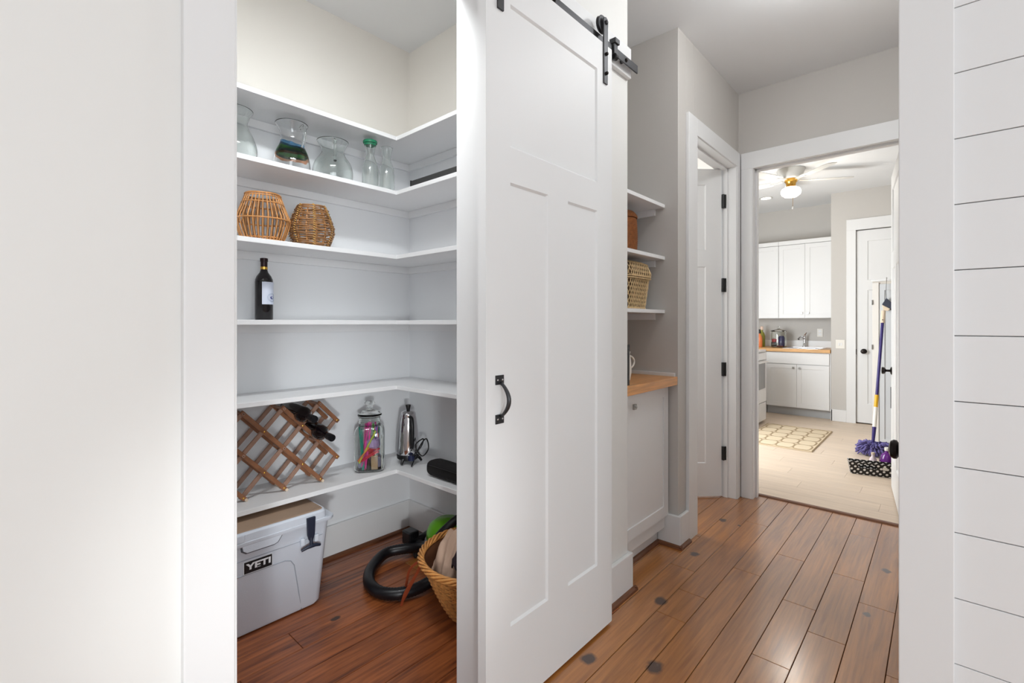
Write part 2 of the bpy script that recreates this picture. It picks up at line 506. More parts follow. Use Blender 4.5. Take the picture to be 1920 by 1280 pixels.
def spline(P, n=8, closed=False):
    P = [Vector(p) for p in P]; out = []
    N = len(P); m = N if closed else N - 1
    for i in range(m):
        p0 = P[(i - 1) % N] if (closed or i > 0) else P[0]
        p1 = P[i]; p2 = P[(i + 1) % N]
        p3 = P[(i + 2) % N] if (closed or i + 2 < N) else P[-1]
        for k in range(n):
            t = k / n
            out.append(0.5 * ((2 * p1) + (-p0 + p2) * t + (2 * p0 - 5 * p1 + 4 * p2 - p3) * t * t + (-p0 + 3 * p1 - 3 * p2 + p3) * t ** 3))
    if not closed: out.append(P[-1])
    return out


# ============================================================ ROOM SHELL
H = 2.97
XW = -1.12          # hall / room left wall face
# floor with planks
floor = struct('floor', B((-2.75, 3.3, -3.1, 3.86, -0.10, -0.018), (-2.75, 0.5, 3.86, 8.2, -0.10, -0.018)), SUBF)
explicit = {  # butt joints read from the place, by plank row index (row k spans X -0.152-0.132k .. next)
    0: [1.05, 2.69], 1: [1.2, 2.294, 2.918, 3.532], 2: [0.9, 1.993, 2.481], 3: [0.6, 1.35, 2.95], 4: [1.4, 2.63],
    5: [1.0, 2.006, 2.244, 3.3], 6: [0.7, 2.45], -1: [0.8, 2.2]}


def plank(x0, x1, y0, y1, m, name='plank'):
    g = 0.0011
    mb = B((x0 + g, x1 - g, y0 + g, y1 - g, -0.0175, 0.0))
    o = mb.build(name, m, floor, bevel=0.0012, seg=1)
    return o


for k in range(-26, 19):
    xa = -0.152 - 0.132 * (k + 1); xb = xa + 0.132
    if xa < -2.6: continue
    if xb < XW + 0.06:
        rnd = random.Random(k * 13 + 5)
        ys = [-0.0]; y = 0.2 + rnd.random() * 0.8
        cuts = []
        while y < 3.6:
            cuts.append(y); y += 0.6 + rnd.random() * 0.9
        edges = [0.0] + cuts + [3.86]
        for a, b_ in zip(edges, edges[1:]):
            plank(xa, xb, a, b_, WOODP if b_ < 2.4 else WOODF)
    elif k in explicit:
        e = [-3.0, -1.2] + explicit[k] + [3.845]
        for a, b_ in zip(e, e[1:]): plank(xa, xb, a, b_, WOODF)
    elif k > 6:
        e = [-3.0, -1.0 + 0.1 * (k % 3), 0.7 + 0.2 * (k % 2), 2.1 - 0.3 * (k % 3), 3.845]
        for a, b_ in zip(e, e[1:]): plank(xa, xb, a, b_, WOODF)
    else:
        e = [-3.0, -1.4 + 0.37 * (k % 5), 1.5] + ([2.7, 3.845] if k >= -3 else [])
        for a, b_ in zip(e, e[1:]): plank(xa, xb, a, b_, WOODF)
for i in range(24):
    y0 = 3.885 + i * 0.178; y1 = y0 + 0.178
    if y0 > 8.1: break
    cut = -2.3 + ((i * 0.73) % 1.6)
    e = [-2.6, cut, cut + 1.25, 0.42]
    for a, b_ in zip(e, e[1:]):
        if b_ - a < 0.1: continue
        mb = B((a + 0.0005, b_ - 0.0005, y0 + 0.0005, y1 - 0.0005, -0.0175, 0.0))
        mb.build('plank', PALEF, floor, bevel=0.0005, seg=1)
mb = MB()
mb.prism([(3.838, -0.01), (3.886, -0.01), (3.886, 0.004), (3.878, 0.009), (3.85, 0.009), (3.838, 0.001)], -1.10, -0.10, lambda u, v, w_: (w_, u, v))
thr = struct('trim_1', mb, SHOE)
thr['label'] = 'brown wood threshold strip between the two floors'

struct('ceiling', B((-2.75, 3.3, -3.1, 8.25, H, H + 0.1)), CEIL)

DH = 2.42   # door head height
# left wall of room + wall behind sliding door
struct('wall_left', B((XW - 0.12, XW, -3.1, 0.34, 0, H), (XW - 0.12, XW, 0.34, 1.117, 2.45, H), (XW - 0.12, XW, 1.117, 2.07, 0, H)), ROOMW, 0.002)
# pantry room
struct('wall_pantry_back', B((-2.58, -2.48, 0.15, 1.89, 0, H)), PWALL)
struct('wall_pantry_right', B((-2.48, -1.24, 1.79, 1.89, 0, H)), PWALL)
struct('wall_pantry_left', B((-2.48, -1.24, 0.10, 0.25, 0, H)), PWALL)
# niche
struct('wall_niche_left', B((-1.87, XW - 0.12, 1.95, 2.07, 0, H)), GREIGE)
struct('wall_niche_back', B((-1.87, -1.75, 2.07, 2.66, 0, H)), GREIGE)
struct('wall_niche_right', B((-1.87, XW, 2.66, 2.775, 0, H), (XW - 0.12, XW, 2.775, 2.885, 0, H), (XW - 0.12, XW, 2.885, 3.68, 2.44, H), (XW - 0.12, XW, 3.68, 3.755, 0, H)), GREIGE, 0.002)
# wall at the end of the hall
struct('wall_far', B((-2.7, -1.04, 3.75, 3.87, 0, H), (-1.04, -0.16, 3.75, 3.87, 2.43, H), (-0.16, 0.5, 3.75, 3.87, 0, H)), GREIGE)
struct('wall_hall_right', B((0.05, 0.15, 1.47, 3.75, 0, H)), GREIGE)
# shiplap wall
wr = struct('wall_right', B((-0.06, 3.3, 1.37, 1.47, 0, H)), WHITE)
pitch = 0.1362
zline = 1.28 - (628.5 - 605) / 894 * 1.021  # one joint height
z = zline - pitch * 10
while z < H:
    z0 = max(0.0, z); z1 = min(H, z + pitch)
    if z1 - z0 > 0.02:
        B((0.0175, 3.2, 1.352, 1.3695, z0 + 0.0009, z1 - 0.0009)).build('shiplap_board', WHITE, wr, bevel=0.0007, seg=1)
    z += pitch
struct('trim_2', B((-0.070, 0.019, 1.333, 1.369, 0, H), (-0.070, -0.056, 1.369, 1.47, 0, H)), WHITE, 0.002)
# rest of the main room with two windows
wb = struct('wall_back', B((-1.24, 3.3, -3.1, -3.0, 0, 0.8), (-1.24, 3.3, -3.1, -3.0, 2.3, H), (-1.24, -0.5, -3.1, -3.0, 0.8, 2.3), (1.7, 3.3, -3.1, -3.0, 0.8, 2.3)), ROOMW)
struct('wall_side', B((3.2, 3.3, -3.0, 1.37, 0, 0.8), (3.2, 3.3, -3.0, 1.37, 2.3, H), (3.2, 3.3, -3.0, -2.0, 0.8, 2.3), (3.2, 3.3, 0.2, 1.37, 0.8, 2.3)), ROOMW)
for n, (a, b_) in enumerate((((-0.5, 1.7), None), (None, (-2.0, 0.2)))):
    mb = MB()
    if b_ is None:
        x0, x1 = a
        mb.box(x0, x1, -3.08, -3.02, 0.8, 0.85).box(x0, x1, -3.08, -3.02, 2.25, 2.3).box(x0, x0 + .05, -3.08, -3.02, 0.8, 2.3).box(x1 - .05, x1, -3.08, -3.02, 0.8, 2.3).box((x0 + x1) / 2 - .02, (x0 + x1) / 2 + .02, -3.08, -3.02, 0.8, 2.3)
    else:
        y0, y1 = b_
        mb.box(3.22, 3.28, y0, y1, 0.8, 0.85).box(3.22, 3.28, y0, y1, 2.25, 2.3).box(3.22, 3.28, y0, y0 + .05, 0.8, 2.3).box(3.22, 3.28, y1 - .05, y1, 0.8, 2.3).box(3.22, 3.28, (y0 + y1) / 2 - .02, (y0 + y1) / 2 + .02, 0.8, 2.3)
    struct('window_%d' % (n + 1), mb, WHITE, 0.003)
# washroom behind the hall door
struct('wall_washroom', B((-2.75, -2.6, 2.66, 3.75, 0, H), (-2.6, -1.87, 2.66, 2.775, 0, H)), ROOMW)
# laundry room shell
struct('wall_laundry_left', B((-2.6, -2.5, 3.87, 8.15, 0, H)), GREIGE)
struct('wall_laundry_back', B((-2.5, -1.08, 8.05, 8.15, 0, H), (-1.08, -0.815, 7.45, 8.15, 0, H), (-0.815, -0.04, 7.45, 8.15, 2.46, H), (-0.04, 0.5, 7.45, 8.15, 0, H), (-0.815, -0.04, 7.6, 8.15, 0, 2.46)), GREIGE)
struct('wall_laundry_right', B((0.42, 0.5, 3.87, 7.45, 0, H)), GREIGE)

# ------------------------------------------------ casings, baseboards
T = XW + 0.02
# pantry opening: casing + jamb lining
struct('trim_3', B((XW, T, 0.262, 0.3545, 0, 2.53), (XW, T, 1.099, 1.19, 0, 2.43), (XW, T, 0.3545, 1.19, 2.43, 2.53)), WHITE, 0.003)
struct('trim_4', B((XW - 0.128, T - 0.004, 0.34, 0.359, 0, 2.43), (XW - 0.128, T - 0.004, 1.097, 1.118, 0, 2.43), (XW - 0.127, T - 0.005, 0.359, 1.097, 2.425, 2.445)), WHITE, 0.002)
# washroom door casing, jamb
struct('trim_5', B((XW, T, 2.770, 2.903, 0.0, 2.52), (XW, T, 3.662, 3.728, 0, 2.52), (XW, T, 2.903, 3.662, 2.415, 2.52)), WHITE, 0.003)
mb = B((XW - 0.125, T - 0.006, 2.887, 2.909, 0, 2.42), (XW - 0.125, T - 0.006, 3.655, 3.68, 0, 2.42), (XW - 0.124, T - 0.007, 2.909, 3.655, 2.41, 2.44))
mb.box(XW - 0.08, XW - 0.045, 3.645, 3.656, 0, 2.41).box(XW - 0.08, XW - 0.045, 2.908, 2.919, 0, 2.41).box(XW - 0.08, XW - 0.045, 2.908, 3.656, 2.398, 2.411)
struct('trim_6', mb, WHITE, 0.002)
# laundry opening casing, jamb
struct('trim_7', B((-1.098, -1.020, 3.730, 3.75, 0, 2.40), (-1.098, 0.05, 3.730, 3.75, 2.40, 2.52), (-0.18, -0.06, 3.730, 3.75, 0, 2.40)), WHITE, 0.003)
mb = B((-1.042, -1.016, 3.736, 3.88, 0, 2.42), (-0.184, -0.158, 3.736, 3.88, 0, 2.42), (-1.042, -0.158, 3.736, 3.88, 2.405, 2.432))
mb.box(-1.017, -1.004, 3.79, 3.83, 0, 2.405).box(-1.017, -0.18, 3.79, 3.83, 2.392, 2.406)
struct('trim_8', mb, WHITE, 0.002)
# laundry side closet casing
struct('trim_9', B((-0.912, -0.813, 7.43, 7.45, 0, 2.46), (-0.912, 0.06, 7.43, 7.45, 2.46, 2.60), (-0.042, 0.06, 7.43, 7.45, 0, 2.46)), WHITE, 0.003)


def baseboard(name, boxes, h=0.18):
    mb = MB()
    for (x0, x1, y0, y1) in boxes: mb.box(x0, x1, y0, y1, 0, h)
    return struct(name, mb, WHITE, 0.004)


baseboard('baseboard_left', [(XW, T, 1.19, 2.089), (-1.235, XW, 2.0705, 2.089), (XW, T, -3, 0.262)])
baseboard('baseboard_niche', [(-1.235, T, 2.641, 2.66), (XW, T, 2.66, 2.772)])
baseboard('baseboard_pantry', [(-2.48, -2.462, 0.25, 1.79), (-2.462, -1.24, 1.772, 1.79)], 0.178)
baseboard('baseboard_laundry', [(-1.08, -0.912, 7.43, 7.45), (-1.082, -1.062, 7.43, 7.47)], 0.15)


def shoe(name, runs):
    """quarter round runs: list of (x0,y0,x1,y1,nx,ny) with outward normal"""
    mb = MB()
    r = 0.018
    prof = [(0, 0)] + [(r * math.cos(a), r * math.sin(a)) for a in [0, R(30), R(60), R(90)]]
    for (x0, y0, x1, y1, nx, ny) in runs:
        vs = []
        for (x, y) in ((x0, y0), (x1, y1)):
            for (u, v) in prof: vs.append((x + nx * u, y + ny * u, v + 0.0005))
        n = len(prof)
        mb.add(vs, [tuple(range(n)), tuple(range(n, 2 * n))] + [(i, (i + 1) % n, n + (i + 1) % n, n + i) for i in range(n)])
    return struct(name, mb, SHOE)


shoe('trim_10', [(T, 1.19, T, 2.105, 1, 0), (T + .015, 2.089, -1.235, 2.089, 0, 1), (-1.235, 2.089, -1.235, 2.641, 1, 0), (-1.235, 2.641, T + .015, 2.641, 0, -1), (T, 2.625, T, 2.77, 1, 0)])
shoe('trim_11', [(-2.462, 0.25, -2.462, 1.772, 1, 0), (-2.462, 1.772, -1.24, 1.772, 0, -1)])

# ------------------------------------------------ shelves (pantry)
for i, (zt, nm) in enumerate(((2.283, 'topmost'), (1.9905, 'second'), (1.6446, 'third'), (1.293, 'fourth'), (0.9426, 'fifth'), (0.4905, 'lowest'))):
    what = {'topmost': 'empty topmost white pantry shelf above the glass pitchers', 'second': 'white pantry shelf carrying the glass pitchers and carafes',
            'third': 'white pantry shelf carrying two rattan baskets', 'fourth': 'white pantry shelf at eye level carrying one wine bottle',
            'fifth': 'empty white pantry shelf just above the wooden wine rack', 'lowest': 'lowest white pantry shelf carrying wine rack, jar and percolator'}[nm]
    t = thing('pantry_shelf', what, 'shelf', (-2.48, 1.79, zt - 0.0215), group='L-shaped pantry shelves')
    mb = MB()
    mb.prism([(-2.479, 0.255), (-2.18, 0.255), (-2.18, 1.49), (-1.245, 1.49), (-1.245, 1.789), (-2.479, 1.789)], zt - 0.0215, zt)
    mb.build('board', SHELFW, t, bevel=0.0015, world=True)
    cl = 0.04
    for bx in ((-2.479, -2.461, 0.255, 1.789), (-2.461, -1.25, 1.771, 1.789)):
        B((bx[0], bx[1], bx[2], bx[3], zt - 0.0215 - cl, zt - 0.0218)).build('cleat', SHELFW, t, bevel=0.001, world=True)
# two screw holes under the eye-level shelf on the wall
# ------------------------------------------------ niche: shelves, cabinet, counter
for i, (zt, what) in enumerate(((1.968, 'empty topmost white shelf of the hall niche'), (1.666, 'white hall niche shelf carrying the brown basket'), (1.355, 'white hall niche shelf carrying the pale lidded basket'))):
    t = thing('niche_shelf', what, 'shelf', (-1.75, 2.07, zt - 0.02), group='niche shelves')
    B((-1.749, -1.198, 2.071, 2.659, zt - 0.02, zt)).build('board', SHELFW, t, bevel=0.0015, world=True)
    for yy in ((2.641, 2.659), (2.071, 2.089)):
        B((-1.749, -1.255, yy[0], yy[1], zt - 0.058, zt - 0.0203)).build('cleat', SHELFW, t, bevel=0.001, world=True)
t = thing('wall_cabinet_base', 'white shaker base cabinet in the hall niche under the wooden counter', 'cabinet', (-1.75, 2.09, 0))
t.name = 'niche_cabinet'
B((-1.749, -1.19, 2.09, 2.640, 0.10, 0.924), (-1.749, -1.236, 2.09, 2.640, 0.0, 0.10)).build('body', WHITE, t, bevel=0.001, world=True)
B((-1.236, -1.2355, 2.09, 2.640, 0.0, 0.165)).build('toe_kick', WHITE, t, world=True)
dr = child_empty('door', t, (-1.170 + 1.75, 0.005, 0.177), R(90))
leaf(dr, 0.545, 0.742, 0.019, [(0.058, 0.487, 0.060, 0.682)], WHITE, depth=0.006, slope=0.001, both=False, bevel=0.001)
kn = MB()
kn.lathe([(0.0045, 0), (0.0045, 0.016), (0.004, 0.018)], 12, (0.10, -0.018, 0.68), axis=(0, -1, 0))
kn.box(0.086, 0.114, -0.028, -0.017, 0.666, 0.694)
kn.build('knob', NICKEL, dr, bevel=0.002)
t = thing('butcher_block_counter', 'honey butcher-block worktop on the niche cabinet', 'worktop', (-1.75, 2.07, 0.925))
B((-1.749, -1.122, 2.072, 2.658, 0.925, 0.972)).build('worktop', BUTCHER, t, bevel=0.003, world=True)
B((-1.749, -1.135, 2.646, 2.659, 0.972, 0.992)).build('side_strip', WHITE, t, bevel=0.001, world=True)
t = thing('picture_frame', 'slim black frame standing edge-on at the front of the niche worktop', 'frame', (-1.24, 2.11, 0.972))
B((-1.33, -1.145, 2.120, 2.137, 0.972, 0.99), (-1.33, -1.145, 2.120, 2.137, 1.155, 1.173), (-1.33, -1.315, 2.120, 2.137, 0.99, 1.155), (-1.16, -1.145, 2.120, 2.137, 0.99, 1.155)).build('frame', BLACK, t, bevel=0.001, world=True)
B((-1.315, -1.16, 2.124, 2.130, 0.99, 1.155)).build('picture', plain('faded_print', (150, 150, 150)), t, world=True)
t = thing('ceramic_pitcher', 'white pitcher with looped handle on the niche worktop', 'pitcher', (-1.27, 2.288, 0.9722))
MB().lathe([(0.036, 0), (0.042, 0.004), (0.050, 0.05), (0.046, 0.11), (0.040, 0.14), (0.044, 0.155), (0.041, 0.155), (0.037, 0.14), (0.043, 0.10), (0.045, 0.05), (0.036, 0.008), (0, 0.006)], 24).build('body', IVORY, t, smooth=40)
MB().tube([(0, 0.042 + 0.092 * math.cos(a_), 0.092 + 0.040 * math.sin(a_)) for a_ in [-PI / 2 + PI * i_ / 14 for i_ in range(15)]], 0.005, 8).build('handle', IVORY, t, smooth=True)

# ------------------------------------------------ barn door and track
LW = 0.755
t = thing('sliding_barn_door', 'white three-panel sliding barn door hanging from the dark rail', 'door', (-1.044, 1.0375, 0.012), R(90))
leaf(t, LW, 2.430, 0.035, [(0.1125, 0.6405, 1.840, 2.306), (0.1125, 0.3135, 0.278, 1.725), (0.4345, 0.6405, 0.278, 1.725)], DOORW, depth=0.0075, slope=0.007, bevel=0.003)
for u in (0.062, 0.698):
    hs = MB()
    hs.prism([(u - 0.014, 2.262), (u + 0.014, 2.262), (u + 0.016, 2.50), (u + 0.018, 2.522)] + [(u + 0.018 * math.cos(a), 2.522 + 0.018 * math.sin(a)) for a in (R(45), R(90), R(135))] + [(u - 0.018, 2.522), (u - 0.016, 2.50)], -0.0065, 0.0, lambda a, b_, c_: (a, c_, b_))
    # strap wraps over the wheel
    s_ = hs.build('hanger_strap', STEEL, t, bevel=0.001, label='dark steel hanger strap')
    wh = MB(); wh.lathe([(0.008, -0.008), (0.034, -0.008), (0.036, -0.006), (0.030, -0.003), (0.030, 0.003), (0.036, 0.006), (0.034, 0.008), (0.008, 0.008)], 28, (u, 0.014, 2.516), axis=(0, 1, 0))
    wh.build('wheel', STEEL, s_, smooth=30)
    bb = MB(); bb.lathe([(0.009, 0), (0.009, 0.005), (0.005, 0.008)], 12, (u, -0.0065, 2.516), axis=(0, -1, 0)); bb.build('axle_bolt', STEEL, s_)
    for zz in (2.385, 2.305):
        bb = MB(); bb.lathe([(0.007, 0), (0.007, 0.007), (0.004, 0.010)], 12, (u, -0.0065, zz), axis=(0, -1, 0)); bb.build('bolt', BRONZE, s_)
hd = MB()
hpts = [(0.057, -0.004, 0.995 + 0.0 - 0.012 + 0.0)]
za, zb = 0.972, 1.078
g = []
for i in range(17):
    q = i / 16; z = za + (zb - za) * q
    g.append((0.060, -0.006 - 0.036 * math.sin(PI * q) ** 0.75, z))
hd.tube(g, [0.0048 + 0.0022 * math.sin(PI * i / 16) for i in range(17)], 10)
h_ = hd.build('pull_handle', STEEL, t, smooth='all', label='dark steel bow handle')
for (z0, z1) in ((0.948, 0.978), (1.072, 1.102)):
    B((0.041, 0.079, -0.0035, 0.0, z0, z1)).build('mounting_plate', STEEL, h_, bevel=0.0012)
    for du in (-0.011, 0.011):
        s2 = MB(); s2.lathe([(0.0032, 0), (0.0032, 0.0012), (0.001, 0.002)], 10, (0.060 + du, -0.0035, (z0 + z1) / 2), axis=(0, -1, 0)); s2.build('screw', CHROME, h_)

struct('trim_12', B((XW, XW + 0.022, 0.30, 2.066, 2.440, 2.582)), WHITE, 0.003)
t = thing('barn_door_rail', 'dark steel flat rail along the white header board', 'rail', (-1.072, 1.2, 2.46))
B((-1.0765, -1.0705, 0.30, 2.078, 2.460, 2.497)).build('rail_bar', STEEL, t, bevel=0.0008, world=True)
for yy in (0.45, 0.95, 1.42, 1.965):
    MB().lathe([(0.011, 0), (0.011, 0.0005), (0.0075, 0.001), (0.0075, 0.006), (0.003, 0.008)], 14, (-1.0705, yy, 2.4785), axis=(1, 0, 0)).build('lag_bolt', BRONZE, t, world=True)
    MB().lathe([(0.009, 0), (0.009, 0.021)], 12, (-1.0975, yy, 2.4785), axis=(1, 0, 0)).build('spacer', STEEL, t, world=True)
st = MB()
st.box(-1.0705, -1.060, 1.842, 1.872, 2.440, 2.515).box(-1.083, -1.0765, 1.842, 1.872, 2.440, 2.515).box(-1.083, -1.052, 1.838, 1.876, 2.500, 2.522)
so = st.build('end_stop', STEEL, t, bevel=0.002, world=True)
MB().lathe([(0.014, 0), (0.014, 0.02), (0.010, 0.022)], 14, (-1.060, 1.857, 2.44), axis=(0, -1, 0)).build('bumper', BLACK, so, world=True)

# ------------------------------------------------ room doors
# door_1 : washroom door, ajar, four black hinges
d1 = thing('door_1', 'white panelled washroom door standing ajar with four black hinges', None, (-1.225, 3.650, 0.012), R(223.5), kind='structure')
leaf(d1, 0.745, 2.395, 0.035, [(0.115, 0.63, 1.80, 2.28), (0.115, 0.32, 0.24, 1.68), (0.425, 0.63, 0.24, 1.68)], DOORW, depth=0.0075, slope=0.007)
for zz in (2.17, 1.556, 0.94, 0.325):
    mb = MB(); mb.box(-0.004, 0.0005, 0.001, 0.034, zz - 0.012 - 0.05, zz - 0.012 + 0.05)
    mb.lathe([(0.009, 0), (0.009, 0.10)], 12, (-0.011, 0.041, zz - 0.062))
    mb.box(-0.034, -0.008, 0.036, 0.040, zz - 0.062, zz + 0.038)
    mb.build('hinge', BLACK, d1, bevel=0.001, label='black door hinge')
# door_2 : door folded back behind the cased opening, only its knob shows
d2 = thing('door_2', 'open white door behind the shiplap wall showing only its bronze knob', None, (-0.032, 1.480, 0.012), R(90), kind='structure')
leaf(d2, 0.66, 2.40, 0.034, [(0.11, 0.55, 1.82, 2.28), (0.11, 0.55, 0.24, 1.70)], DOORW, depth=0.0075)
k_ = MB(); k_.lathe([(0.030, 0.0), (0.030, 0.004), (0.024, 0.008), (0.009, 0.012), (0.009, 0.030), (0.016, 0.034), (0.030, 0.044), (0.031, 0.052), (0.026, 0.060), (0.012, 0.065), (0, 0.066)], 28, (0.525, 0.034, 0.853), axis=(0, 1, 0))
k_.build('door_knob', BRONZE, d2, smooth=35, label='dark bronze knob')
# door_3 : laundry door swung into the laundry
d3 = thing('door_3', 'white panelled laundry door swung open against the right', None, (-0.160, 3.900, 0.012), R(96.7), kind='structure')
leaf(d3, 0.835, 2.395, 0.035, [(0.115, 0.72, 1.80, 2.28), (0.115, 0.36, 0.24, 1.68), (0.475, 0.72, 0.24, 1.68)], DOORW, depth=0.0085, slope=0.008)
for sgn, y0 in ((-1, 0.0), (1, 0.035)):
    k_ = MB(); k_.lathe([(0.030, 0.0), (0.030, 0.004), (0.024, 0.008), (0.009, 0.012), (0.009, 0.034), (0.024, 0.044), (0.028, 0.054), (0.024, 0.062), (0, 0.065)], 24, (0.775, y0, 0.90), axis=(0, sgn, 0))
    k_.build('door_knob', BRONZE, d3, smooth=35, label='dark bronze knob')
# door_4 : side door of laundry
d4 = thing('door_4', 'white closed door at the back of the laundry with bronze knob', None, (-0.811, 7.462, 0.015), 0, kind='structure')
leaf(d4, 0.768, 2.435, 0.035, [(0.115, 0.65, 1.80, 2.30), (0.115, 0.335, 0.24, 1.68), (0.435, 0.65, 0.24, 1.68)], DOORW, depth=0.0085, slope=0.008)
k_ = MB(); k_.lathe([(0.032, 0.0), (0.032, 0.004), (0.024, 0.008), (0.009, 0.012), (0.009, 0.034), (0.026, 0.044), (0.030, 0.054), (0.024, 0.062), (0, 0.065)], 24, (0.078, 0, 0.905), axis=(0, -1, 0))
k_.build('door_knob', BRONZE, d4, smooth=35, label='dark bronze knob')
B((-0.004, 0.003, -0.003, 0.001, 0.86, 0.93)).build('strike_plate', BRONZE, d4)

# ============================================================ PANTRY CONTENTS
# ---- wine rack lattice
t = thing('wine_rack', 'folding wooden lattice wine rack on the lowest pantry shelf', 'wine rack', (-2.295, 0.95, 0.4905))
zl = [0.508, 0.6005, 0.693, 0.7855, 0.878]


def ynode(j): return 1.205 - 0.0875 * j


def has(j, i): return (j % 2) == (1 if i % 2 == 0 else 0)


for fx, ft in ((-2.295, True), (-2.415, False)):
    sx = 1
    # slats running down towards +Y (front layer) and down towards -Y (rear layer)
    for d_, lay in ((1, 0.0065), (-1, -0.0065)):
        done = set()
        for j in range(0, 10):
            for i in range(4, -1, -1):
                if not has(j, i): continue
                # start node of a slat: no predecessor upward-left
                pj, pi = j + d_, i + 1
                if 0 <= pj <= 9 and pi <= 4 and has(pj, pi): continue
                chain = [(j, i)]
                cj, ci = j - d_, i - 1
                while 0 <= cj <= 9 and ci >= 0:
                    chain.append((cj, ci)); cj -= d_; ci -= 1
                if len(chain) < 2: continue
                a = Vector((fx + lay, ynode(chain[0][0]), zl[chain[0][1]])); b_ = Vector((fx + lay, ynode(chain[-1][0]), zl[chain[-1][1]]))
                u = (b_ - a).normalized() * 0.0115
                aa = a - u; bb_ = b_ + u
                # keep ends clear of the boards above and below
                mb = MB(); mb.bar(aa, bb_, 0.011, 0.019, up=u.cross(Vector((1, 0, 0))))
                mb.build('slat', WALNUT if d_ == 1 else WALNUTD, t, bevel=0.0015, seg=1, world=True)
mbp = MB(); mbd = MB()
for j in range(0, 10):
    for i in range(5):
        if has(j, i):
            mbp.lathe([(0.0042, 0), (0.0042, 0.0015), (0.002, 0.003), (0, 0.003)], 10, (-2.283, ynode(j), zl[i]), axis=(1, 0, 0))
            if i in (0, 2, 4):
                mb = MB(); mb.lathe([(0.0068, 0), (0.0068, 0.150)], 12, (-2.430, ynode(j) + (0.011 if i == 0 else 0.0), zl[i] - (0.0105 if i == 0 else -0.0)), axis=(1, 0, 0))
                mb.build('dowel', BEIGE if i == 0 else WALNUTD, t, smooth=40, world=True)
mbp.build('rivets', BRASS, t, smooth=40, world=True, kind='stuff')


def bottle_prof(s=1.0, L=0.30):
    r = 0.0375 * s
    return [(r * 0.7, 0.004), (r * 0.95, 0.0), (r, 0.006), (r, 0.185), (r * 0.97, 0.198), (r * 0.8, 0.215), (r * 0.5, 0.232), (0.0145, 0.245), (0.0138, 0.285), (0.0162, 0.287), (0.0162, 0.300), (0.012, 0.303), (0.009, 0.300), (0.009, 0.29), (0, 0.288)]


def lying_bottle(label, base, tip, group):
    tb = thing('wine_bottle', label, 'bottle', base, 0, group)
    ax = (Vector(tip) - Vector(base)).normalized()
    MB().lathe([(0, 0.006)] + bottle_prof(), 24, axis=ax).build('glass_body', BOTTLE, tb, smooth=50)
    M = Vector((0, 0, 1)).rotation_difference(ax)
    MB().lathe([(0.0165, 0.262), (0.0172, 0.288), (0.0172, 0.3015), (0.0165, 0.304), (0.010, 0.304), (0.010, 0.300)], 20, axis=ax).build('foil_capsule', mat('capsule_foil', (38, 38, 42), 0.35, metal=0.6), tb, smooth=40)
    return tb


lying_bottle('dark wine bottle lying in the wine rack, neck pointing out lower right', (-2.448, 1.105, 0.762), (-2.160, 1.108, 0.735), 'bottles in the wine rack')
lying_bottle('dark wine bottle lying deeper in the wine rack, up and left of the other', (-2.452, 1.024, 0.856), (-2.20, 1.024, 0.838), 'bottles in the wine rack')

# ---- standing wine bottle
t = thing('wine_bottle', 'upright dark wine bottle with white and blue label on the eye-level shelf', 'bottle', (-2.375, 0.887, 1.2932))
MB().lathe([(0, 0.004)] + [(r, z * 0.96) for r, z in bottle_prof(1.04)], 32).build('glass_body', BOTTLE, t, smooth=50)
MB().lathe([(0.0142, 0.228), (0.0150, 0.232), (0.0150, 0.274), (0.0172, 0.275), (0.0172, 0.290), (0.012, 0.292)], 24).build('foil_capsule', mat('wine_foil', (44, 22, 26), 0.3, metal=0.4), t, smooth=40, label='dark foil capsule')
MB().lathe([(0.0153, 0.238), (0.0155, 0.238), (0.0155, 0.250), (0.0153, 0.250)], 24).build('neck_band', BRASS, t, smooth=40, label='gold neck band')


def wrap(mb, r, a0, a1, z0, z1, n=16, th=0.0006):
    vs = []; fs = []
    for i in range(n + 1):
        a = a0 + (a1 - a0) * i / n
        for rr in (r, r + th):
            for z in (z0, z1): vs.append((rr * math.cos(a), rr * math.sin(a), z))
    for i in range(n):
        b0 = i * 4; b1 = b0 + 4
        fs += [(b0 + 2, b1 + 2, b1 + 3, b0 + 3), (b0, b0 + 1, b1 + 1, b1), (b0 + 1, b0 + 3, b1 + 3, b1 + 1), (b0, b1, b1 + 2, b0 + 2)]
    fs += [(0, 2, 3, 1), (n * 4, n * 4 + 1, n * 4 + 3, n * 4 + 2)]
    mb.add(vs, fs)


acam = math.atan2(-0.887, 2.375)   # towards the camera
lab = MB(); wrap(lab, 0.0392, acam - R(12), acam + R(112), 0.073, 0.178, 20); lb = lab.build('paper_label', PAPER, t, smooth=60, label='white paper label')
em = MB()
for rr, w_ in ((0.026, 0.0012), (0.021, 0.001)):
    pts = []
    for k in range(28):
        a = 2 * PI * k / 28; aa = acam + R(58) + rr * math.cos(a) / 0.0400
        pts.append((0.0401 * math.cos(aa), 0.0401 * math.sin(aa), 0.105 + rr * 0.75 * math.sin(a)))
    em.tube(pts, w_ * 0.5, 4, closed=True)
em.build('emblem_ring', plain('pale_blue_ink', (120, 140, 170)), lb)
em = MB()
vs = []
for k in range(20):
    a = 2 * PI * k / 20; aa = acam + R(58) + 0.012 * math.cos(a) / 0.04
    vs.append((0.0402 * math.cos(aa), 0.0402 * math.sin(aa), 0.105 + 0.008 * math.sin(a)))
em.add(vs, [tuple(range(20))]); em.build('emblem', plain('navy_ink', (40, 46, 120)), lb)

# ---- glass pitchers and carafes


def shell(prof, th=0.0028):
    outer = prof
    inner = [(max(r - th, 0.0005), z) for r, z in prof[::-1]]
    inner[-1] = (inner[-1][0], inner[-1][1] + 0.006)
    return [(0.0001, prof[0][1])] + outer + inner + [(0.0001, prof[0][1] + 0.006)]


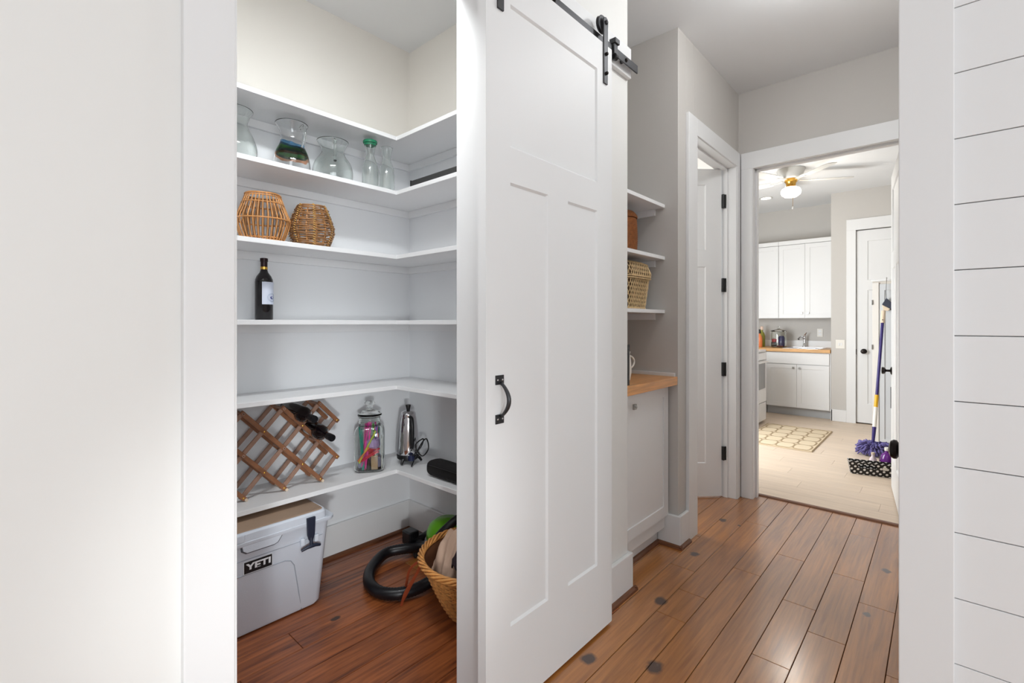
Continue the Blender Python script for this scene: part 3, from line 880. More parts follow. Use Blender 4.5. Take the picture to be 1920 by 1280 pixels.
def smoothprof(P, n=5):
    return [(p.x, p.y) for p in [Vector((q.x, q.y)) for q in spline([(a, b_, 0) for a, b_ in P], n)]]


def pitcher(label, x, y, prof, mat_, hang, h_r, ztop, zbot, spout=True):
    t = thing('glass_pitcher', label, 'pitcher', (x, y, 1.9907), 0, 'glass pitchers on the shelf')
    MB().lathe(shell(smoothprof(prof)), 40, close=False).build('glass_body', mat_, t, smooth='all')
    rt = [p[0] for p in prof if abs(p[1] - ztop) < 0.03] or [prof[-1][0]]
    rb = prof[2][0]
    ca, sa = math.cos(hang), math.sin(hang)
    pts = [(rt[0] - 0.004, ztop), (rt[0] + h_r * 0.6, ztop + 0.012), (rt[0] + h_r, ztop - 0.02), (rt[0] + h_r * 0.9, (ztop + zbot) / 2), (h_r * 0.45 + rt[0], zbot + 0.01), (rt[0] + 0.012, zbot), (rt[0] + 0.02, zbot - 0.016)]
    P = spline([(r * ca, r * sa, z) for r, z in pts], 6)
    MB().tube(P, 0.0075, 10).build('handle', GLASS, t, smooth='all')
    return t


hcam = math.atan2(-1.0, 2.33)
pitcher('large clear glass pitcher at the left end of the second shelf beside the casing', -2.33, 0.742, [(0.062, 0), (0.085, 0.012), (0.095, 0.06), (0.080, 0.115), (0.060, 0.155), (0.056, 0.18), (0.066, 0.21), (0.078, 0.232)], GLASS, R(-35), 0.035, 0.20, 0.11)
pitcher('glass pitcher with green and blue swirled band', -2.33, 0.997, [(0.060, 0), (0.080, 0.010), (0.083, 0.05), (0.074, 0.10), (0.055, 0.145), (0.050, 0.175), (0.056, 0.21), (0.074, 0.245)], BAND, R(20), 0.028, 0.215, 0.115)
pitcher('squat wide-bellied clear glass pitcher beside the two carafes', -2.33, 1.206, [(0.066, 0), (0.092, 0.012), (0.099, 0.06), (0.090, 0.105), (0.064, 0.145), (0.056, 0.165), (0.062, 0.19), (0.078, 0.220)], GLASS, R(-20), 0.026, 0.195, 0.115)


def carafe(label, x, y, lid):
    t = thing('glass_carafe', label, 'carafe', (x, y, 1.9907), 0, 'small milk-bottle carafes')
    MB().lathe(shell(smoothprof([(0.034, 0), (0.040, 0.008), (0.041, 0.08), (0.037, 0.125), (0.024, 0.165), (0.022, 0.190), (0.028, 0.225), (0.033, 0.236)]), 0.0025), 32, close=False).build('glass_body', GLASS, t, smooth='all')
    if lid:
        MB().lathe([(0, 0.226), (0.030, 0.226), (0.0315, 0.236), (0.036, 0.238), (0.037, 0.247), (0.034, 0.252), (0, 0.252)], 32).build('lid', plain('green_silicone', (30, 120, 84)), t, smooth=40, label='green lid')
    return t


carafe('narrow glass carafe with green lid', -2.25, 1.373, True)
carafe('narrow open glass carafe without lid at the shelf corner', -2.24, 1.468, False)

# ---- long black box on shelf 2 right
t = thing('carrying_case', 'slim dark grey case lying along the second shelf near the corner', 'case', (-1.85, 1.53, 1.9907))
B((-2.085, -1.55, 1.512, 1.552, 1.9907, 2.029)).build('shell', mat('charcoal_case', (58, 58, 58), 0.6), t, bevel=0.003, world=True)
B((-2.087, -2.080, 1.510, 1.554, 1.9909, 2.031)).build('end_cap', BLACK, t, bevel=0.001, world=True)

# ---- rattan lanterns / baskets


def ring(r, z, n=32, wob=0, ph=0):
    return [((r + wob * math.sin(5 * a + ph)) * math.cos(a), (r + wob * math.sin(5 * a + ph)) * math.sin(a), z + wob * math.sin(3 * a + ph)) for a in [2 * PI * k / n for k in range(n)]]


def interp(prof, q):
    n = len(prof) - 1; f = q * n; i = min(int(f), n - 1); u = f - i
    return (prof[i][0] * (1 - u) + prof[i + 1][0] * u, prof[i][1] * (1 - u) + prof[i + 1][1] * u)


t = thing('rattan_lantern', 'honey rattan basket of upright canes with a flared waist', 'basket', (-2.33, 0.866, 1.6448))
pr = smoothprof([(0.080, 0.006), (0.098, 0.045), (0.113, 0.105), (0.098, 0.150), (0.078, 0.205), (0.072, 0.222)], 4)
mb = MB()
for k in range(34):
    a = 2 * PI * k / 34 + random.uniform(-0.02, 0.02)
    dr_ = random.uniform(-0.003, 0.002)
    mb.tube([((r + dr_) * math.cos(a), (r + dr_) * math.sin(a), z) for r, z in pr], 0.0030, 5)
mb.build('upright_canes', RATTAN, t, smooth='all', kind='stuff')
pi_ = smoothprof([(0.070, 0.01), (0.076, 0.06), (0.080, 0.11), (0.084, 0.150), (0.086, 0.178)], 3)
mb = MB()
for k in range(24):
    a = 2 * PI * (k + .5) / 24
    mb.tube([(r * math.cos(a), r * math.sin(a), z) for r, z in pi_], 0.0030, 5)
mb.build('inner_canes', RATTAN2, t, smooth='all', kind='stuff')
for r, z, th in ((0.074, 0.222, 0.0042), (0.088, 0.180, 0.003), (0.115, 0.104, 0.0033), (0.083, 0.008, 0.006), (0.080, 0.022, 0.004), (0.076, 0.212, 0.003)):
    MB().tube(ring(r, z, 36, 0.001), th, 6, closed=True).build('hoop', RATTAN, t, smooth='all')
MB().lathe([(0.0, 0.002), (0.080, 0.002), (0.080, 0.007), (0, 0.007)], 28).build('base', RATTAN2, t)

t = thing('rattan_lantern', 'brown rattan basket wound with horizontal canes and pale vertical bindings', 'basket', (-2.325, 1.094, 1.6448))
pr = smoothprof([(0.076, 0.004), (0.092, 0.04), (0.106, 0.085), (0.098, 0.130), (0.084, 0.170), (0.066, 0.210)], 4)
mb = MB()
for k in range(23):
    r, z = interp(pr, k / 22 * 0.93)
    mb.tube(ring(r + random.uniform(-.003, .002), z + random.uniform(-.0015, .0015), 30, 0.0022, k * 1.7), 0.0030, 5, closed=True)
mb.build('wound_canes', RATTAN2, t, smooth='all', kind='stuff')
MB().tube(ring(0.066, 0.208, 30, .001), 0.004, 6, closed=True).build('hoop', RATTAN2, t, smooth='all')
mb = MB()
for k in range(14):
    a = 2 * PI * k / 14 + 0.2
    mb.tube([((r - 0.005) * math.cos(a), (r - 0.005) * math.sin(a), z) for r, z in pr], 0.0032, 5)
mb.build('upright_canes', RATTAN, t, smooth='all', kind='stuff')
for k in range(7):
    a = hcam + R(4) + 2 * PI * k / 7
    mb = MB()
    for i in range(22):
        r, z = interp(pr, i / 21)
        mb.tube([((r + 0.0045) * math.cos(a) + s_ * 0.006 * math.sin(a), (r + 0.0045) * math.sin(a) - s_ * 0.006 * math.cos(a), z + s_ * 0.0025) for s_ in (-1, 0, 1)], 0.0024, 4)
    mb.build('binding', RATBIND, t, smooth='all', label='pale cane binding')
MB().lathe([(0.0, 0.002), (0.074, 0.002), (0.074, 0.007), (0, 0.007)], 28).build('base', RATTAN2, t)

# ---- glass jar filled with party supplies
t = thing('glass_jar', 'square lidded glass jar full of straws, ribbon and small supplies', 'jar', (-2.298, 1.400, 0.4908), R(54))
sqp = 5.0
mb = MB()
pf = [(0.066, 0.0), (0.074, 0.006), (0.078, 0.02), (0.078, 0.20), (0.072, 0.222), (0.060, 0.236), (0.056, 0.240)]
vsp = shell(pf, 0.004)
mb.lathe(vsp, 44, close=False, sq=sqp)
mb.build('glass_body', GLASS, t, smooth='all')
MB().lathe(shell([(0.054, 0.236), (0.054, 0.250), (0.058, 0.252), (0.058, 0.262), (0.054, 0.264), (0.056, 0.282), (0.060, 0.286)], 0.003), 36, close=False).build('neck', GLASS, t, smooth='all')
MB().lathe([(0.0001, 0.287), (0.062, 0.287), (0.064, 0.292), (0.062, 0.300), (0.040, 0.314), (0.018, 0.324), (0.014, 0.332), (0.024, 0.346), (0.028, 0.358), (0.020, 0.368), (0.0001, 0.370)], 36).build('lid', GLASS, t, smooth='all', label='glass lid with knob')
jar_loc = t
cols = [('teal_straw', (30, 150, 130)), ('magenta_straw', (200, 40, 130)), ('pink_straw', (230, 60, 160)), ('lime_straw', (200, 215, 60)), ('red_ribbon', (200, 30, 60)), ('violet_straw', (120, 60, 170)), ('green_straw', (90, 180, 60)), ('orange_straw', (240, 130, 50))]
bund = []
sts = [(0, -.030, -.05, -.050, -.04, .01, .235), (0, -.026, -.05, -.040, -.03, .01, .225), (1, -.02, -.05, -.01, -.03, .01, .255), (1, -.03, -.045, -.02, -.02, .01, .25), (2, -.035, -.05, .000, -.035, .03, .262), (2, -.015, -.052, .008, -.03, .02, .258), (3, -.05, -.056, .035, -.05, .05, .215), (4, -.05, -.055, .055, -.045, .055, .12), (4, -.05, -.05, .05, -.05, .05, .105), (5, .02, -.04, .04, -.03, .06, .24), (6, .03, -.03, .02, -.03, .05, .25), (7, -.055, -.056, .0, -.055, .06, .13), (0, .03, 0, .05, .02, .03, .22), (4, .04, -.03, .045, .03, .1, .215), (5, -.04, .03, -.01, .02, .02, .24), (2, 0, .03, .03, .01, .02, .25)]
names_c = {}
for idx, x0, y0, x1, y1, z0, z1 in sts:
    nm, rgb = cols[idx]
    if nm not in names_c: names_c[nm] = plain(nm, rgb)
    MB().tube([(x0, y0, z0), (x1, y1, z1)], 0.0045, 6).build('drinking_straw' if idx != 4 else 'ribbon', names_c[nm], t, smooth=True)
B((-0.062, 0.062, -0.02, 0.05, 0.008, 0.07)).build('napkin_packet', plain('crumpled_lilac', (170, 165, 195)), t, bevel=0.012)
B((0.012, 0.046, -0.062, -0.05, 0.012, 0.085)).build('tan_card', plain('kraft_card', (170, 140, 105)), t, bevel=0.002)
B((0.064, 0.067, -0.055, 0.03, 0.01, 0.175)).build('paper_strip', plain('white_card', (232, 225, 215)), t)
MB().lathe([(0, 0.01), (0.010, 0.012), (0.012, 0.03), (0.007, 0.06), (0.004, 0.07), (0, 0.07)], 12, (0.0, -0.056, 0.0)).build('bottle_stopper', BLACK, t, smooth=True)
MB().lathe([(0, 0.10), (0.03, 0.105), (0.045, 0.13), (0.04, 0.165), (0.015, 0.18), (0, 0.18)], 14, (0.012, -0.008, 0.0)).build('tissue_wad', plain('crumpled_tissue', (176, 150, 200)), t)
MB().lathe([(0, 0.085), (0.035, 0.09), (0.05, 0.115), (0.03, 0.14), (0, 0.14)], 9, (0.0, -0.005, 0.0)).build('ribbon_wad', plain('red_ribbon_curl', (190, 36, 56)), t)

# ---- percolator
t = thing('coffee_percolator', 'tall chrome electric percolator with black handle and coiled cord', 'percolator', (-2.245, 1.612, 0.4908))
MB().lathe([(0, 0.05), (0.060, 0.05), (0.063, 0.056), (0.061, 0.10), (0.056, 0.18), (0.047, 0.25), (0.043, 0.268), (0.044, 0.272), (0.041, 0.282), (0.030, 0.291), (0.012, 0.296), (0, 0.296)], 36).build('chrome_body', CHROME, t, smooth=40)
MB().lathe([(0, 0.02), (0.050, 0.02), (0.062, 0.030), (0.064, 0.052), (0.060, 0.058), (0, 0.058)], 32).build('base', BLACK, t, smooth=40, label='black base ring')
for k in range(3):
    a = hcam + R(-42) + k * 2 * PI / 3
    MB().tube([(0.048 * math.cos(a), 0.048 * math.sin(a), 0.035), (0.064 * math.cos(a), 0.064 * math.sin(a), 0.022), (0.074 * math.cos(a), 0.074 * math.sin(a), 0.006)], [0.010, 0.008, 0.006], 8).build('foot', BLACK, t, smooth=True)
MB().lathe([(0, 0.294), (0.009, 0.294), (0.010, 0.300), (0.015, 0.322), (0.014, 0.326), (0, 0.327)], 16).build('lid_knob', BLACK, t, smooth=40, label='black lid knob')
a = math.atan2(-1.612, 2.245) + R(14)
ca, sa = math.cos(a), math.sin(a)
P = spline([(r * ca, r * sa, z) for r, z in ((0.045, 0.262), (0.075, 0.258), (0.088, 0.225), (0.090, 0.17), (0.086, 0.12), (0.080, 0.10))], 5)
MB().tube(P, 0.011, 10).build('handle', BLACK, t, smooth='all', label='black handle')
MB().tube([(0.058 * ca, 0.058 * sa, 0.105), (0.084 * ca, 0.084 * sa, 0.098)], 0.007, 8).build('handle_bracket', CHROME, t, smooth=True)
a2 = a + R(35)
P = spline([(0.06 * math.cos(a), 0.06 * math.sin(a), 0.045), (0.10, -0.03, 0.07), (0.12, 0.0, 0.11), (0.085, 0.04, 0.14), (0.08, -0.01, 0.11), (0.10, 0.02, 0.05), (0.125, 0.045, 0.09), (0.10, 0.05, 0.14), (0.07, 0.03, 0.10), (0.075, -0.02, 0.02), (0.10, -0.05, 0.008)], 7)
MB().tube(P, 0.0035, 6).build('power_cord', BLACK, t, smooth='all')
MB().lathe([(0, 0.0), (0.018, 0), (0.018, 0.03), (0, 0.03)], 14, (0.068 * ca, 0.068 * sa, 0.028)).build('cord_plug', mat('blue_plug', (28, 34, 66), 0.3), t, smooth=40)

t = thing('hall_fill_fixture', 'white unseen fixture added for the hall fill bulb', 'light', (-0.34, 2.36, H))  # unseen fixture, added to go with the hall fill
MB().lathe([(0, -0.001), (0.13, -0.001), (0.13, -0.03), (0.05, -0.035), (0, -0.035)], 32).build('base', WHITE, t, smooth=40)
MB().tube([(0, 0, -0.03), (0, 0, -0.09)], 0.01, 8).build('stem', NICKEL, t, smooth=True)
# ---- unseen bar added for the pantry fill, over the door inside
t = thing('fill_light_bar', 'white unseen bar added for the pantry fill over the door', 'light', (-1.25, 0.72, 2.60))
B((-0.055, 0.0, -0.36, 0.36, 0.005, 0.05)).build('housing', WHITE, t, bevel=0.003)

# ---- black soft case
t = thing('soft_case', 'black soft padded case lying on the lowest shelf beside the percolator', 'case', (-1.85, 1.58, 0.4908))
mb = MB()
vs = []; fs = []
secs = [(-0.135, 0.6), (-0.128, 0.86), (-0.11, 0.98), (-0.05, 1.0), (0.05, 0.97), (0.15, 1.0), (0.25, 0.98), (0.27, 0.86), (0.278, 0.5)]
for (x, s_) in secs:
    for k in range(20):
        an = 2 * PI * k / 20; c_, s2 = math.cos(an), math.sin(an)
        p = 3.2; rr = 1 / ((abs(c_) ** p + abs(s2) ** p) ** (1 / p))
        vs.append((x, 0.052 * s_ * rr * c_, 0.040 + 0.040 * s_ * rr * s2))
for i in range(len(secs) - 1):
    for k in range(20):
        fs.append((i * 20 + k, i * 20 + (k + 1) % 20, (i + 1) * 20 + (k + 1) % 20, (i + 1) * 20 + k))
fs.append(tuple(range(20))); fs.append(tuple((len(secs) - 1) * 20 + k for k in range(20)))
mb.add(vs, fs); mb.build('padded_body', BLACKM, t, smooth='all')
MB().tube([(x, -0.0515, 0.062) for x in (-0.10, 0.0, 0.1, 0.24)], 0.0018, 5).build('zip', BLACK, t)

# ---- cooler
t = thing('cooler', 'pale grey hard cooler with tan lid under the lowest pantry shelf', 'cooler', (-2.28, 0.70, 0.0))
CY0, CY1 = 0.385, 1.038   # along Y at base


def rrect(x0, x1, y0, y1, r, n=4):
    out = []
    for (cx, cy, a0) in ((x1 - r, y1 - r, 0), (x0 + r, y1 - r, 90), (x0 + r, y0 + r, 180), (x1 - r, y0 + r, 270)):
        for k in range(n + 1):
            a = R(a0 + 90 * k / n); out.append((cx + r * math.cos(a), cy + r * math.sin(a)))
    return out


def loft(mb, secs, cap=True):
    n = len(secs[0][0]); vs = []; fs = []
    for poly, z in secs: vs += [(x, y, z) for x, y in poly]
    for i in range(len(secs) - 1):
        for k in range(n): fs.append((i * n + k, i * n + (k + 1) % n, (i + 1) * n + (k + 1) % n, (i + 1) * n + k))
    if cap: fs.append(tuple(range(n))[::-1]); fs.append(tuple((len(secs) - 1) * n + k for k in range(n)))
    mb.add(vs, fs)


mb = MB()
loft(mb, [(rrect(-2.440, -2.118, CY0 + .02, CY1 - .012, .03), 0.006), (rrect(-2.450, -2.108, CY0 + .008, CY1, .035), 0.02), (rrect(-2.458, -2.080, CY0 - .005, CY1 + .022, .03), 0.355), (rrect(-2.460, -2.076, CY0 - .008, CY1 + .026, .03), 0.383)])
body = mb.build('tub', COOLER, t, smooth=40, world=True)
mb = MB()
loft(mb, [(rrect(-2.461, -2.066, CY0 - .016, CY1 + .040, .03), 0.386), (rrect(-2.462, -2.064, CY0 - .018, CY1 + .044, .03), 0.392), (rrect(-2.462, -2.064, CY0 - .018, CY1 + .044, .03), 0.402), (rrect(-2.460, -2.066, CY0 - .006, CY1 + .010, .03), 0.404), (rrect(-2.460, -2.067, CY0 - .004, CY1 + .008, .03), 0.432), (rrect(-2.454, -2.074, CY0 + .002, CY1 + .002, .025), 0.440)])
lid = mb.build('lid', COOLER, t, smooth=35, world=True)
mb = MB(); loft(mb, [(rrect(-2.452, -2.080, CY0 + .004, CY1 - .004, .022), 0.4398), (rrect(-2.450, -2.084, CY0 + .006, CY1 - .006, .022), 0.4425)])
mb.build('lid_top', COOLTAN, lid, smooth=35, world=True, label='tan lid top')
# lid lip: central drop of lid with sloped sides
def fx_at(z): return -2.108 + (z - 0.02) / (0.355 - 0.02) * (0.028)
mb = MB()
for (ya, yb_) in ((0.690, 0.845), (0.43, 0.585)):
    mb = MB()
    mb.prism([(ya, 0.388), (ya + .004, 0.368), (ya + .018, 0.3575), (yb_ - .032, 0.3575), (yb_ - .018, 0.362), (yb_, 0.388)], -2.080, -2.0655, lambda u, v, w_: (w_, u, v)); mb.build('lid_lip', COOLER, lid, bevel=0.002, world=True)
B((-2.074, -2.0635, 0.62, 0.70, 0.404, 0.434)).build('lid_tab', COOLER, lid, bevel=0.003, world=True)
DKG = mat('cooler_seam_shade', (92, 96, 104), 0.7)  # dark strip and lip outline put the lid gap's shade into colour
mb = MB(); loft(mb, [(rrect(-2.456, -2.074, CY0 - .006, CY1 + .024, .03), 0.3828), (rrect(-2.456, -2.070, CY0 - .008, CY1 + .028, .03), 0.3865)])
mb.build('seam_shade', DKG, lid, smooth=35, world=True, label='dark strip for the lid seam shade')
for (ya, yb_) in ((0.690, 0.845), (0.43, 0.585)):
    mb = MB()
    mb.prism([(ya - .005, 0.386), (ya - .001, 0.364), (ya + .016, 0.3515), (yb_ - .030, 0.3515), (yb_ - .013, 0.357), (yb_ + .007, 0.386)], -2.083, -2.0745, lambda u, v, w_: (w_, u, v)); mb.build('seam_shade', DKG, lid, world=True)
CEDGE = mat('cooler_crease_shade', (158, 164, 174), 0.6)  # darker copy of the tub colour; crease shade put into it
# inner panel outline groove/raise
def front(u, z, off=0.0): return (-2.118 + 0.010 * min(1, z / 0.02) + max(0, z - 0.02) * 0.0836 + off, u, z)
pts = [front(0.40, 0.262, .0005), front(0.80, 0.262, .0005), front(0.865, 0.262, .0005), front(0.890, 0.252, .0005), front(0.905, 0.228, .0005), front(0.925, 0.12, .0005), front(0.945, 0.012, .0005)]
MB().tube(pts, 0.0022, 6).build('moulded_edge', CEDGE, t, smooth=True, world=True)
pts = [front(0.40, 0.325, .0005), front(0.75, 0.325, .0005), front(1.03, 0.325, 0.0)]
MB().tube(pts, 0.0015, 6).build('moulded_edge', CEDGE, t, smooth=True, world=True)
# name badge
mb = MB(); mb.bar(front(0.702, 0.2915, .0022), front(0.809, 0.2915, .0022), 0.046, 0.004, up=(1, 0, 0)); bg = mb.build('badge', plain('badge_black', (20, 20, 24)), t, world=True, label='black badge with white lettering')
mb = MB(); mb.bar(front(0.699, 0.2915, .0010), front(0.812, 0.2915, .0010), 0.052, 0.004, up=(1, 0, 0)); mb.build('badge_rim', plain('badge_white', (225, 228, 232)), bg, world=True)


def text_mesh(s, size, offset=0.0, extrude=0.0005):
    cu = bpy.data.curves.new('txt', 'FONT'); cu.body = s; cu.size = size; cu.extrude = extrude; cu.offset = offset
    cu.align_x = 'CENTER'; cu.align_y = 'CENTER'; cu.resolution_u = 3
    o = bpy.data.objects.new('txt', cu); C.objects.link(o)
    dg = bpy.context.evaluated_depsgraph_get(); me = bpy.data.meshes.new_from_object(o.evaluated_get(dg))
    bpy.data.objects.remove(o); return me


me = text_mesh('YETI', 0.042, 0.0014)
xs = [v.co.x for v in me.vertices]; wd = max(xs) - min(xs); cx = (max(xs) + min(xs)) / 2
ys_ = [v.co.y for v in me.vertices]; cyy = (max(ys_) + min(ys_)) / 2; hh = max(ys_) - min(ys_)
c0 = Vector(front(0.7555, 0.2915, .0046)) - Vector((-2.28, 0.70, 0))
for v in me.vertices:
    u = (v.co.x - cx) / wd * 0.096; q = (v.co.y - cyy) / hh * 0.031; n_ = v.co.z
    v.co = Vector((c0.x + q * 0.0836 + n_, c0.y + u, c0.z + q))
me.materials.append(plain('badge_lettering', (240, 242, 245)))
o = bpy.data.objects.new('lettering', me); C.objects.link(o); o.parent = bg
# latches
for yy in (0.965, 0.46):
    mb = MB()
    mb.prism([(yy - .019, 0.425), (yy + .019, 0.425), (yy + .016, 0.350), (yy + .008, 0.325), (yy - .008, 0.325), (yy - .016, 0.350)], -2.066, -2.054, lambda u, v, w_: (w_, u, v))
    la = mb.build('latch', RUBBER, t, bevel=0.002, world=True, label='dark rubber T latch')
    mb = MB()
    mb.tube([(-2.062, yy - .042, 0.291), (-2.056, yy - .02, 0.300), (-2.054, yy, 0.302), (-2.056, yy + .02, 0.300), (-2.062, yy + .042, 0.291)], [0.006, 0.008, 0.009, 0.008, 0.006], 8)
    mb.tube([(-2.058, yy, 0.34), (-2.056, yy, 0.30)], 0.008, 8)
    mb.build('grip', RUBBER, la, smooth=True, world=True)
    B((-2.082, -2.066, yy - .040, yy - .022, 0.306, 0.338), (-2.082, -2.066, yy + .022, yy + .040, 0.306, 0.338)).build('keeper', COOLER, la, bevel=0.004, world=True)

# ---- vacuum cleaner
t = thing('vacuum_cleaner', 'green and black canister vacuum with a looped hose on the pantry floor', 'vacuum', (-1.93, 1.60, 0.0))
mb = MB(); mb.lathe([(0, 0.02), (0.10, 0.02), (0.125, 0.05), (0.128, 0.10), (0.118, 0.15), (0.11, 0.16)], 32, (0.0, 0.035, 0))
mb.build('housing', GREYP, t, smooth=40, label='smoky grey housing')
mb = MB(); mb.lathe([(0.112, 0.155), (0.110, 0.19), (0.094, 0.225), (0.062, 0.248), (0, 0.257)], 32, (0.0, 0.035, 0)); mb.build('dome', GREEN, t, smooth='all', label='lime green dome')
mb = MB(); mb.tube(spline([(0.02, -0.085, 0.05), (0.03, -0.10, 0.12), (0.06, -0.09, 0.20), (0.10, -0.05, 0.262), (0.125, 0.02, 0.30), (0.10, 0.09, 0.26)], 6), 0.021, 10); mb.build('carry_handle', HOSE, t, smooth='all')
for (x, y) in ((-0.075, 0.02), (0.07, 0.12), (0.16, 0.0)):
    MB().lathe([(0.0, -0.012), (0.03, -0.012), (0.034, -0.006), (0.034, 0.006), (0.03, 0.012), (0, 0.012)], 18, (x, y, 0.034), axis=(1, 0.3, 0)).build('wheel', BLACK, t, smooth=40)
hp = [(-2.02, 1.60, .10), (-2.10, 1.59, .065), (-2.17, 1.545, .05), (-2.222, 1.46, .042), (-2.19, 1.37, .034), (-2.115, 1.285, .032), (-2.02, 1.235, .032), (-1.92, 1.235, .032), (-1.85, 1.30, .032), (-1.82, 1.40, .04), (-1.80, 1.50, .08), (-1.83, 1.57, .12)]
P = spline(hp, 14)
rs = [0.0265 + (0.0018 if i % 2 else 0) for i in range(len(P))]
MB().tube(P, rs, 12).build('hose', HOSE, t, smooth='all', world=True, label='black looped hose')
mb = MB()
mb.prism([(-0.33, 0.03), (-0.19, -0.04), (-0.16, 0.02), (-0.30, 0.10)], 0.004, 0.05)
mb.prism([(-0.31, 0.035), (-0.20, -0.02), (-0.18, 0.02), (-0.29, 0.085)], 0.05, 0.085)
mb.box(-0.31, -0.235, -0.035, 0.03, 0.05, 0.125)
mb.build('floor_head', BLACK, t, bevel=0.008, seg=3)
MB().tube([(-0.24, 0.03, 0.06), (-0.20, 0.06, 0.10), (-0.10, 0.07, 0.13)], [0.03, 0.024, 0.02], 12).build('elbow', BLACK, t, smooth=True)

# ---- wicker laundry basket with clothes
t = thing('laundry_basket', 'round golden wicker basket holding cloth in the pantry corner', 'basket', (-1.535, 1.495, 0.0))
BH = 0.245
def brad(z): return 0.140 + (0.262 - 0.140) * (z / BH) ** 0.8
ns = 30
mb = MB()
rows = 24
for i in range(rows):
    z = 0.010 + i * (BH - 0.02) / (rows - 1)
    pts = []
    for k in range(ns * 2):
        a = 2 * PI * k / (ns * 2)
        wv = 0.0022 * math.cos(a * ns + (PI if i % 2 else 0))
        pts.append(((brad(z) + wv) * math.cos(a), (brad(z) + wv) * math.sin(a), z))
    mb.tube(pts, 0.0034, 5, closed=True, flat=1.0)
mb.build('weave', WICKER, t, smooth='all', kind='stuff')
mb = MB()
for k in range(ns):
    a = 2 * PI * (k + 0.0) / ns
    mb.tube([(brad(z) * math.cos(a), brad(z) * math.sin(a), z) for z in (0.004, 0.08, 0.16, BH)], 0.0032, 5)
mb.build('stakes', WICKER, t, kind='stuff')
MB().lathe([(0, 0.002), (0.140, 0.002), (0.142, 0.012), (0, 0.012)], 30).build('base', WICKER, t)
lin_ = [(brad(z_) - 0.0065, z_) for z_ in (0.012, 0.06, 0.11, 0.16, 0.20, BH - .004)]
MB().lathe(lin_ + [(a_ - 0.002, b_) for a_, b_ in lin_[::-1]], 40, close=False).build('gap_shade_liner', mat('shadowed_wicker', (92, 54, 28), 0.8), t, smooth='all')  # dark liner added behind the weave; its colour paints shade between rows
mb = MB()
for s_ in range(5):
    pts = []
    for k in range(120):
        a = 2 * PI * k / 120; ph = 9 * a + s_ * 2 * PI / 5
        rr = 0.266 + 0.011 * math.cos(ph); pts.append((rr * math.cos(a), rr * math.sin(a), BH + 0.006 + 0.011 * math.sin(ph)))
    mb.tube(pts, 0.0058, 5, closed=True)
mb.build('braided_rim', WICKER, t, smooth='all')


def cloth(name, label, mm, cx, cy, z, rx, ry, h, seedv, cat='cloth', n=26):
    rnd = random.Random(seedv); ph = [rnd.uniform(0, 6) for _ in range(8)]
    mb = MB(); vs = []; fs = []
    for i in range(n):
        for j in range(n):
            u = -1 + 2 * i / (n - 1); v = -1 + 2 * j / (n - 1)
            # map the square to a disc
            x = u * math.sqrt(1 - v * v / 2); y = v * math.sqrt(1 - u * u / 2)
            r2 = min(1, x * x + y * y)
            zz = h * (1 - r2 ** 1.3) + 0.12 * h * math.sin(9 * x + ph[0]) * math.sin(7 * y + ph[1]) + 0.09 * h * math.sin(17 * (x + 0.5 * y) + ph[2])
            vs.append((cx + rx * x + 0.008 * math.sin(8 * y + ph[3]), cy + ry * y + 0.008 * math.sin(8 * x + ph[4]), z + max(0.0, zz)))
    for i in range(n - 1):
        for j in range(n - 1):
            fs.append((i * n + j, (i + 1) * n + j, (i + 1) * n + j + 1, i * n + j + 1))
    mb.add(vs, fs)
    m0 = len(vs)
    o = mb.build(name, mm, None, smooth='all')
    sm = o.modifiers.new('thickness', 'SOLIDIFY'); sm.thickness = 0.006; sm.offset = -1
    return tag(o, label, cat)


cloth('folded_canvas', 'tan canvas cloth heaped in the wicker basket', TAN, -1.60, 1.50, 0.175, 0.160, 0.19, 0.185, 3)
cloth('dark_garment', 'dark plum garment lying on the tan canvas in the wicker basket', DARKC, -1.47, 1.44, 0.262, 0.12, 0.14, 0.12, 9)
# ribbon hanging behind basket
mb = MB()
for pts in ([(-1.826, 1.372, 0.16), (-1.845, 1.335, 0.13), (-1.845, 1.315, 0.07), (-1.835, 1.30, 0.012)], [(-1.800, 1.378, 0.165), (-1.80, 1.33, 0.11), (-1.815, 1.30, 0.05), (-1.828, 1.285, 0.012)], [(-1.79, 1.355, 0.17), (-1.775, 1.32, 0.14), (-1.79, 1.27, 0.07), (-1.80, 1.255, 0.012)]):
    P = spline(pts, 6)
    for a, b_ in zip(P, P[1:]): mb.bar(a, b_ + (b_ - a) * .1, 0.013, 0.0015, up=(1, 0, 0.2))
tag(mb.build('ribbon', RUST, None), 'rust brown ribbon strips trailing beside the wicker basket', 'ribbon')

# ============================================================ NICHE CONTENTS
t = thing('woven_basket', 'pale woven lidded basket with open lattice sides in the hall niche', 'basket', (-1.36, 2.415, 1.3552))
mb = MB()
def bx(z):  # half sizes
    return 0.112 + 0.018 * min(1, z / 0.17)
# woven walls: diagonal strands over a core coloured dark for the shade in the holes
core = MB(); loft(core, [(rrect(-bx(0) + .006, bx(0) - .006, -bx(0) + .006, bx(0) - .006, .03), 0.0), (rrect(-bx(.17) + .006, bx(.17) - .006, -bx(.17) + .006, bx(.17) - .006, .03), 0.175)])
core.build('body', mat('basket_hole_shade', (84, 60, 36), 0.8), t, smooth=30)
loftl = MB(); loft(loftl, [(rrect(-.134, .134, -.134, .134, .03), 0.176), (rrect(-.134, .134, -.134, .134, .03), 0.20), (rrect(-.12, .12, -.12, .12, .04), 0.25), (rrect(-.09, .09, -.09, .09, .05), 0.262)])
lidb = loftl.build('lid', mat('lid_hole_shade', (84, 60, 36), 0.8), t, smooth=30)


